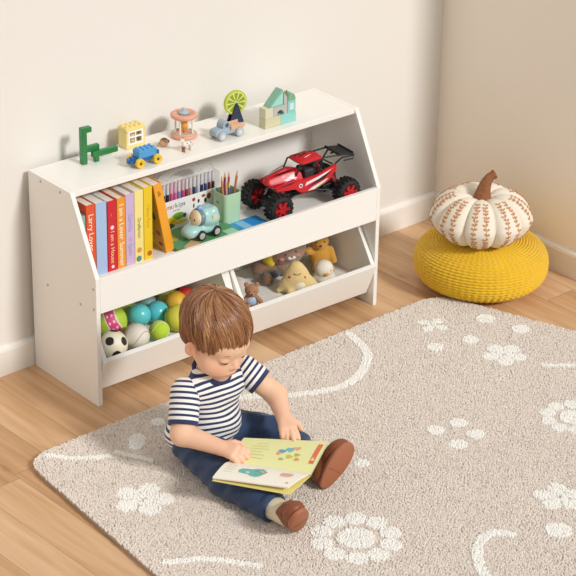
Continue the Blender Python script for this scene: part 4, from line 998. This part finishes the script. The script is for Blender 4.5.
def skin_tint(V):
    L_ = hloc(V); base = C3('#f2c6a6'); c = np.tile(base, (len(V), 1))
    def mixin(w, col): return c*(1-w[:, None])+C3(col)*w[:, None]
    def g(p, r): return np.exp(-(((L_-np.array(p))/np.array(r))**2).sum(1))
    for s in (-1, 1):
        c = mixin(.50*g((s*.040, -.060, -.040), (.020, .03, .018)), '#e8967c')
        c = mixin(.45*g((s*.078, .0, -.018), (.012, .02, .024)), '#de8468')
    c = mixin(.30*g((0, -.092, -.030), (.012, .014, .012)), '#e4907a')
    lp = (np.abs(L_[:, 1]+.083) < .010)
    for z0, hw, hz in ((-.0548, .0155, .0038), (-.0615, .0118, .0040)):
        w = np.clip(1.6-1.6*((L_[:, 0]/hw)**2+((L_[:, 2]-z0)/hz)**2)**.5, 0, 1)*lp; c = mixin(w*.9, '#cc5f5c')
    w = np.clip(1-np.abs(L_[:, 2]+.0582)/.0011, 0, 1)*(np.abs(L_[:, 0]) < .0145)*(L_[:, 1] < -.070); c = mixin(w*.3, '#a04a45')
    # hands slightly rosier
    for p in (wrR, wrL):
        q = np.array(B(*p)); d = np.linalg.norm(V-q, axis=1); c = mixin(.22*np.clip(1-d/.10, 0, 1), '#e79a80')
    o = np.ones((len(V), 4)); o[:, :3] = c; return o
body_o = blob('body', body+head+handR+handL, attr_mat('skin', .5, sub=.12, spec=.35), boy, h=.0024, k=.012, tint=skin_tint, cuts=[((0, 0, .004), (0, 0, -1))])
# face details
def Hmesh(bm): 
    for v in bm.verts: v.co = Vector(Hp(*v.co))
    return bm
for s in (-1, 1):
    bm = bmesh.new(); pts = [(s*(.027+.0135*q), -.0762+.0055*q*q+.0012*abs(q), -.0135-.0030*(1-q*q)) for q in np.linspace(-1, 1, 11)]
    tube(bm, pts, [.0006+.0009*(1-abs(q)**2) for q in np.linspace(-1, 1, 11)], 6); obj('eyelashes', Hmesh(bm), mat('lash_brown', '#4a2d20', .7), body_o, True)
    bm = bmesh.new(); pts = [(s*(.027+.0150*q), -.0765+.0065*q*q+.002*(q > 0)*q, .0100+.0022*(1-q*q)) for q in np.linspace(-1, 1, 11)]
    tube(bm, pts, [.0008+.0010*(1-abs(q)**2) for q in np.linspace(-1, 1, 11)], 6); obj('eyebrow', Hmesh(bm), mat('brow_brown', '#a8744f', .8), body_o, True)
# ---- hair
HE_C = np.array([0, .016, .028]); HE_R = np.array([.0775, .0925, .0820])
WH = np.array([-.004, .034, .078]); WH = WH/np.linalg.norm(WH)
e1 = np.cross(WH, [1., 0, 0]); e1 /= np.linalg.norm(e1); e2 = np.cross(WH, e1)     # e1 ~ towards back/front
def hair_z(x, y):
    """lower hairline in head space by heading"""
    a = math.atan2(x, -(y-.016))           # 0 at the front, +-pi at the back
    aa = abs(a)
    if aa < .75: return -.014+.004*math.sin(a*3)
    if aa < 1.25: return -.004-.012*(aa-.75)/.5
    if aa < 1.85: return -.012
    return -.012-.052*min(1, (aa-1.85)/.6)
def build_hair():
    capm = blob('hair', [eH(tuple(HE_C), tuple(HE_R*.985), k=.004), eH((0, .045, -.020), (.062, .050, .050), k=.02), eH((0, -.085, -.052), (.080, .062, .056), k=.006, neg=True), eH((-.09, -.012, -.045), (.036, .036, .036), k=.006, neg=True), eH((.09, -.012, -.045), (.036, .036, .036), k=.006, neg=True), eH((0, .03, -.115), (.09, .09, .050), k=.006, neg=True)],
                mat('hair_under', '#7c4a2c', .6, bump=.5, scale=300), boy, h=.003, k=.01)
    Vs, Fs, Ts = [], [], []; nv = 0
    cols = [C3('#905a38'), C3('#a06c46'), C3('#78482d'), C3('#b38058'), C3('#c99a6c')]
    ncl = 95; cl = np.sort(RNG.uniform(-pi, pi, ncl)); clc = RNG.integers(0, 5, ncl); 
    K = 4
    for i in range(6500):
        b0 = RNG.uniform(-pi, pi); ci = np.argmin(np.abs(cl-b0)); al = RNG.uniform(.0, 2.2)**1.0
        L_ = RNG.uniform(.6, 1.3); lift = RNG.uniform(.0, .045); pts = []; b = b0; pull = RNG.uniform(.2, .75)
        fr = 1.0
        for q in range(11):
            t = q/10; a = al+L_*t
            bb = b0+(cl[ci]-b0)*pull*t+.42*math.sin(t*1.3)*(1 if al < 1.2 else .4)-.10*t
            d = WH*cos(a)+(e1*cos(bb)+e2*sin(bb))*sin(a)
            p = HE_C+d/np.linalg.norm(d/HE_R)*(1+lift*(1-.6*t)+.012*math.sin(ci*2.4)+.012)
            zl = hair_z(p[0], p[1])+.007*math.sin(ci*1.7)+.006*math.sin(i)
            if p[2] < zl: break
            pts.append(p)
        if len(pts) < 4: continue
        P = np.array([Hp(*p) for p in pts]); n = len(P)
        T_ = np.gradient(P, axis=0); T_ /= np.linalg.norm(T_, axis=1)[:, None]
        Nn = P-np.array(HC); Nn /= np.linalg.norm(Nn, axis=1)[:, None]; S = np.cross(T_, Nn); S /= np.linalg.norm(S, axis=1)[:, None]; Nn = np.cross(S, T_)
        rr = .00125*np.interp(np.linspace(0, 1, n), [0, .2, .7, 1], [.5, 1, .9, .15])[:, None]
        ring = np.stack([P+S*rr, P+Nn*rr*.7, P-S*rr, P-Nn*rr*.7], 1)
        Vs.append(ring.reshape(-1, 3))
        for s_ in range(n-1):
            for k in range(K):
                a_ = nv+s_*K+k; b_ = nv+s_*K+(k+1) % K; Fs.append((a_, b_, b_+K, a_+K))
        c = cols[clc[ci]]*.55+cols[RNG.integers(0, 5)]*.45
        tt = np.ones((n*K, 4)); tt[:, :3] = c*RNG.uniform(.85, 1.12); Ts.append(tt); nv += n*K
    st = npmesh('hair_strands', np.concatenate(Vs), np.array(Fs), attr_mat('hair', .30, spec=.6), capm, True, np.concatenate(Ts))
    st['kind'] = 'stuff'
build_hair()
# ---- striped shirt
NAVY = C3('#27335c'); WHI = C3('#f4f1ec'); PER = .0150
def stripe_mat():
    m = mat('striped_cotton', '#f4f1ec', .85, sheen=.2); N = m.node_tree.nodes; L = m.node_tree.links
    at = N.new('ShaderNodeAttribute'); at.attribute_name = 'stripe'
    fr = N.new('ShaderNodeMath'); fr.operation = 'FRACT'; L.new(at.outputs['Fac'], fr.inputs[0])
    lt = N.new('ShaderNodeMath'); lt.operation = 'LESS_THAN'; lt.inputs[1].default_value = .44; L.new(fr.outputs[0], lt.inputs[0])
    gt = N.new('ShaderNodeMath'); gt.operation = 'GREATER_THAN'; gt.inputs[1].default_value = 0; L.new(at.outputs['Fac'], gt.inputs[0])
    mx = N.new('ShaderNodeMath'); mx.operation = 'MAXIMUM'; L.new(lt.outputs[0], mx.inputs[0]); L.new(gt.outputs[0], mx.inputs[1])
    c = N.new('ShaderNodeMix'); c.data_type = 'RGBA'; L.new(mx.outputs[0], c.inputs[0]); c.inputs[6].default_value = srgb('#f4f1ec'); c.inputs[7].default_value = srgb('#27335c')
    L.new(c.outputs[2], N['Principled BSDF'].inputs['Base Color']); return m
SM_ = stripe_mat()
def set_stripe(o, fn):
    V = np.zeros(len(o.data.vertices)*3); o.data.vertices.foreach_get('co', V); V = V.reshape(-1, 3)
    a_ = o.data.attributes.new('stripe', 'FLOAT', 'POINT'); a_.data.foreach_set('value', fn(V).astype(np.float32))
def shirt_s(V): return (V[:, 2]+.12*V[:, 1]+.0012*np.sin(V[:, 0]*60+V[:, 2]*50))/PER-100
G = .0075
sh = [eB(c, [q+G for q in r], k=.022) for c, r in torso[1:]]+[eB((.028, -.745, .085), (.101, .092, .068), k=.02), cB((-.042, -.79, .255), (.102, -.806, .257), .039, .038, k=.022), cB((.002, -.785, .276), (.060, -.79, .276), .034, .034, k=.02), cB((.03, -.776, .30), (.026, -.80, .36), .040, .042, k=.006)]
sh[-1] = sh[-1][:6]+(True,)
shirt = blob('shirt', sh, SM_, boy, h=.0022, k=.02, cuts=[(B(0, -.68, .040), (0, -.38, -1))],
             disp=lambda V: V+np.stack([.0022*np.sin(V[:, 2]*85+V[:, 0]*22), .0025*np.sin(V[:, 2]*70+V[:, 0]*35+1), 0*V[:, 0]], 1))
def sleeve(a, b, ra, rb, end, nm):
    A = np.array(B(*a)); Bv = np.array(B(*b)); d = (Bv-A)/np.linalg.norm(Bv-A); Lc = np.linalg.norm(Bv-A)*end
    o = blob(nm, [cap_(A, A+d*Lc*1.35, ra, rb), cap_(A+d*Lc*.5, A+d*Lc*1.6, rb*.82, rb*.80, k=.002, neg=True)], SM_, shirt, h=.0022, k=.004, cuts=[(A+d*Lc, d)],
                disp=lambda V: V+.0015*np.sin(((V-A)@d)*130+V[:, 1:2].ravel()*40)[:, None]*np.array([.7, .7, .2]))
    set_stripe(o, lambda V: ((V-A)@d-(Lc-.0125))/PER); return o
set_stripe(shirt, shirt_s)
sleeve(shR, elR, .0400, .0400, .80, 'sleeve'); sleeve(shL, elL, .0410, .0375, .50, 'sleeve')
bm = bmesh.new(); pts = []
for k in range(49):
    a = 2*pi*k/48; x = .0475*cos(a); y = .047*sin(a); pts.append(B(.029+x, -.790+y, .2900+y*.30-.05*x*0+ (.004 if y > 0 else 0)))
tube(bm, pts, .0064, 10, cap=False); obj('collar', bm, mat('navy_rib', '#27335c', .85, bump=.2, scale=300), shirt, True)
# small blue embroidered motif on the chest
for (x, z, r) in ((.098, .212, .0052), (.103, .202, .0050), (.096, .196, .0042), (.104, .190, .0036), (.100, .206, .004)):
    bm = bmesh.new(); ball(bm, B(x-.004, -.832+abs(x-.085)*.75, z+.016), (r, .004, r*.8), rot=(0, 0, .7), n=12); obj('chest_motif', bm, mat('motif_blue', '#7d9cc4', .8), shirt)
# ---- jeans
J = .006
def denim_tint(V):
    n = np.sin(V[:, 0]*60+3*np.sin(V[:, 1]*40))*np.sin(V[:, 1]*55+2*np.sin(V[:, 2]*50))
    c = C3('#2b4062')*(1+.10*n)[:, None]; o = np.ones((len(V), 4)); o[:, :3] = c; return o
def wr(V):
    return V+np.stack([.0026*np.sin(V[:, 1]*120+V[:, 2]*80), 0*V[:, 0], .0030*np.sin(V[:, 1]*105+V[:, 0]*80)*np.abs(np.sin(V[:, 1]*17))], 1)
jn = [eB((.03, -.745, .066), (.088, .078, .046), k=.02), cB((-.012, -.775, .080), (-.052, -.952, .065), .066, .051, k=.02), cB((-.052, -.952, .065), (-.047, -1.145, .057), .050, .038, k=.016),
      cB((.085, -.778, .080), (.203, -.875, .069), .066, .050, k=.02), cB((.203, -.875, .069), (.178, -1.045, .060), .049, .039, k=.016), cap_(B(.1705, -1.093, .0585), B(.160, -1.15, .058), .066, .066, .001, True)]
jeans = blob('jeans', jn, attr_mat('denim', .85, bump=.3, scale=500, sheen=.15), boy, h=.0026, k=.02, tint=denim_tint, disp=wr, cuts=[(B(-.046, -1.128, .057), (.02, -1, -.04)), (B(0, 0, .0200), (0, 0, -1))])
for (c, d, r) in (((-.0465, -1.122, .0575), (.02, -1, -.04), .0378), ((.1795, -1.022, .0605), (-.14, -1, -.03), .0385)):
    M_ = Matrix.Translation(B(*c)) @ Vector(d).to_track_quat('Z', 'Y').to_matrix().to_4x4()
    bm = bmesh.new(); lathe(bm, [(r-.006, .006), (r-.006, .0085), (r+.001, .0095), (r+.003, .006), (r+.003, -.010), (r, -.012), (r-.004, -.010), (r-.006, .006)], 40, M_)
    for v in bm.verts: v.co.z = max(v.co.z, .0015)
    obj('turned_hem', bm, mat('denim_hem', '#33486c', .85, bump=.3, scale=400), jeans, True)
# ---- socks and shoes
for (a, b) in (((-.0465, -1.105, .057), (-.040, -1.180, .055)), ((.181, -1.00, .060), (.170, -1.065, .060))):
    blob('sock', [cB(a, b, .0315, .0295)], mat('cream_sock', '#e9dcc0', .95, bump=.5, scale=300), boy, h=.003)
def shoe(org, toe, nrm, sc, nm='shoe'):
    """org: heel end of the sole, toe: direction to the toe, nrm: outward sole normal"""
    y = Vector(toe).normalized(); z = -(Vector(nrm)-y*Vector(nrm).dot(y)).normalized(); x = y.cross(z)
    M_ = Matrix.Translation(B(*org)) @ Matrix((x, y, z)).transposed().to_4x4() @ Matrix.Diagonal((sc, sc, sc, 1))
    Mi = np.array(M_)
    def tr(V): return (np.c_[V, np.ones(len(V))]@Mi.T)[:, :3]
    sh_ = bpy.data.objects.new(nm, None); COL.objects.link(sh_); sh_.parent = boy
    up_ = [ell((0, .032, .028), (.0275, .032, .030)), ell((0, .078, .024), (.0300, .040, .024)), ell((0, .100, .018), (.0275, .027, .018)), cap_((0, .032, .030), (0, .029, .060), .0290, .0280), cap_((0, .030, .056), (0, .027, .095), .0245, .0245, k=.002, neg=True)]
    leather = mat('brown_leather', '#8a4b2d', .5, bump=.15, scale=250, var=.08, vscale=60)
    u = blob('upper', up_, leather, sh_, h=.0020, k=.012, disp=tr, cuts=[((0, 0, .003), (0, 0, -1)), ((0, 0, .066), (0, 0, 1))])
    # sole outline
    out = []
    for k in range(48):
        a = 2*pi*k/48; yy = .064+.064*sin(a); w_ = .0265+.0045*math.sin((yy-.03)/.128*pi) if yy > .03 else .0255
        out.append(Vector((w_*cos(a)*(1-.0*yy)*(abs(cos(a))**-.25 if abs(cos(a)) > .02 else 0), yy, 0)))
    bm = bmesh.new(); cen = Vector((0, .064, 0))
    def ringz(f, z_): return [cen+(p-cen)*f+Vector((0, 0, z_)) for p in out]
    loft(bm, [ringz(.95, -.0045), ringz(1.0, -.003), ringz(1.01, .003), ringz(.99, .0065), ringz(.90, .008)])
    for v in bm.verts: v.co = M_ @ v.co
    so = obj('sole', bm, mat('tan_sole', '#a9694a', .6, bump=.1, scale=200), sh_, True)
    bm = bmesh.new(); box(bm, (0, .052, -.0046), (.044, .0012, .0012)); 
    for v in bm.verts: v.co = M_ @ v.co
    obj('sole_groove', bm, mat('groove', '#8a4f33', .7), so)
    bm = bmesh.new(); box(bm, (0, .0465, .048), (.050, .016, .004), (-.5, 0, 0), bev=.0015)
    for s in (-1, 1): box(bm, (s*.0255, .041, .036), (.003, .016, .026), (-.35, 0, 0), bev=.001)
    for v in bm.verts: v.co = M_ @ v.co
    stp = obj('strap', bm, mat('brown_leather', ''), sh_)
    bm = bmesh.new(); ball(bm, (-.0278, .041, .040), (.002, .0035, .0035), n=12)
    for v in bm.verts: v.co = M_ @ v.co
    obj('button', bm, mat('button_grey', '#b9b2a8', .3, metal=.6), stp)
shoe((-.034, -1.212, .028), (-.42, -.44, .79), (.03, -.88, -.47), .98)
shoe((.148, -1.100, .0275), (.58, -.13, .80), (-.17, -.97, -.04), 1.10)

# ================================================================ the open book on his lap
ob = thing('open_book', 'open picture book with pale yellow and white pages on the toddler\'s lap', 'book', (0, -1.0, .13))
def O_(p): return Vector(p)-Vector((0, -1.0, .13))
S0, S1 = O_((-.060, -.966, .130)), O_((.061, -1.150, .130)); U0, U1 = O_((.022, -.930, .152)), O_((.178, -1.086, .152)); L0, L1 = O_((-.147, -1.004, .130)), O_((-.032, -1.165, .130))
def sheet(name, P00, P01, P10, P11, th, z0, m, parent, bulge=.006, inset=0, n=12):
    """P00-P01 spine edge, P10-P11 fore edge; a gently curved slab of thickness th"""
    bm = bmesh.new(); top = []; bot = []
    for i in range(n+1):
        u = i/n*(1-inset)+0; rowt = []; rowb = []
        for j in (0, .5, 1):
            v = j*(1-2*inset*.5)+inset*.5
            a = P00.lerp(P01, v); b = P10.lerp(P11, v); p = a.lerp(b, u)
            zz = z0+bulge*sin(pi*min(1, u*1.0))**.8*(1-.3*u)
            rowt.append(bm.verts.new(p+Vector((0, 0, zz+th*min(1, .35+u*3))))); rowb.append(bm.verts.new(p+Vector((0, 0, zz*.6))))
        top.append(rowt); bot.append(rowb)
    for G_, fl in ((top, 0), (bot, 1)):
        for i in range(n):
            for j in range(2):
                q = (G_[i][j], G_[i+1][j], G_[i+1][j+1], G_[i][j+1]); bm.faces.new(q[::-1] if fl else q)
    for i in range(n):
        for j in (0, 2): bm.faces.new((top[i][j], top[i+1][j], bot[i+1][j], bot[i][j]))
    for i in (0, n):
        for j in range(2): bm.faces.new((top[i][j], top[i][j+1], bot[i][j+1], bot[i][j]))
    return obj(name, bm, m, parent)
cov = mat('cover_lemon', '#f0e08c', .45); 
e_ = (S0-L0).normalized()*.003
cu = sheet('back_cover', S0-Vector((0, 0, .010)), S1-Vector((0, 0, .010)), L0+(L0-S0)*.02-Vector((0, 0, .010)), L1+(L1-S1)*.04+(S1-S0)*.03-Vector((0, 0, .020)), .0018, 0, cov, ob, .0)
cu2 = sheet('front_cover', S0-Vector((0, 0, .008)), S1-Vector((0, 0, .008)), U0+(U0-S0)*.03-Vector((0, 0, .008)), U1+(U1-S1)*.03-Vector((0, 0, .008)), .0018, 0, mat('cover_mint', '#cfe3b8', .45), ob, .0)
pgY = sheet('right_page_block', S0, S1, U0, U1, .0050, -.006, mat('page_lime', '#e6e5a6', .6), ob)
pgW = sheet('left_page_block', S0, S1, L0, L1, .0060, -.006, mat('page_white', '#f4efe0', .6), ob)
def on_page(P00, P01, P10, P11, u, v, th):
    a = P00.lerp(P01, v); b = P10.lerp(P11, v); p = a.lerp(b, u)
    return p+Vector((0, 0, -.006+.006*sin(pi*u)**.8*(1-.3*u)+th*min(1, .35+u*3)+.0004))
def motif(side, u, v, ru, rv, col, parent, kind='blob', ph=0):
    Q = (S0, S1, U0, U1, u, v, .0050) if side == 'R' else (S0, S1, L0, L1, u, v, .0060)
    bm = bmesh.new(); vs = []
    n = 32 if kind == 'rect' else 18
    for k in range(n):
        a = 2*pi*k/n; m_ = 1 if kind != 'blob' else 1+.18*sin(3*a+ph)+.10*sin(5*a+2*ph)
        du, dv = (ru*cos(a)*m_, rv*sin(a)*m_) if kind != 'rect' else (ru*max(-1, min(1, 1.45*cos(a))), rv*max(-1, min(1, 1.45*sin(a))))
        vs.append(bm.verts.new(on_page(*Q[:4], u+du, v+dv, Q[6])))
    c = bm.verts.new(on_page(*Q[:4], u, v, Q[6])+Vector((0, 0, .0002)))
    for k in range(n): bm.faces.new((vs[k], vs[(k+1) % n], c))
    return obj('printed_motif', bm, mat('ink_'+col, col, .6), parent)
# white page: teal splash, red-striped shell, small words
motif('L', .52, .42, .20, .17, '#6fb8b0', pgW); motif('L', .50, .50, .13, .07, '#5aa39d', pgW, ph=2); motif('L', .48, .52, .09, .05, '#e2a47c', pgW, ph=1); motif('L', .55, .36, .06, .04, '#cfe0b8', pgW)
for q in range(5): motif('L', .42, .755+.030*q, .15-.02*abs(q-2), .010, '#dd8668', pgW, 'oval')
motif('L', .82, .93, .03, .018, '#d9694f', pgW)
for q in range(4): motif('L', .30+.12*q, .12, .012, .055, '#d8cfc0', pgW, 'rect')
# lime page: coral strip, blue figures, faint lines
motif('R', .55, .945, .32, .030, '#dd7350', pgY, 'rect')
for (u, v, a, b, cc) in ((.52, .55, .07, .045, '#5fa3b8'), (.60, .63, .08, .05, '#76b6c0'), (.44, .52, .06, .03, '#e39a86'), (.66, .70, .06, .05, '#e0a58f'), (.36, .66, .06, .04, '#cdbf4c'), (.44, .74, .05, .035, '#b9b34a'), (.30, .76, .05, .03, '#d8a24a'), (.26, .58, .04, .03, '#a8b85a')): motif('R', u, v, a, b, cc, pgY, ph=u*9)
for q in range(6): motif('R', .20+.11*q, .26+.02*(q % 2), .010, .11-.02*(q % 3), '#c9c987', pgY, 'rect')
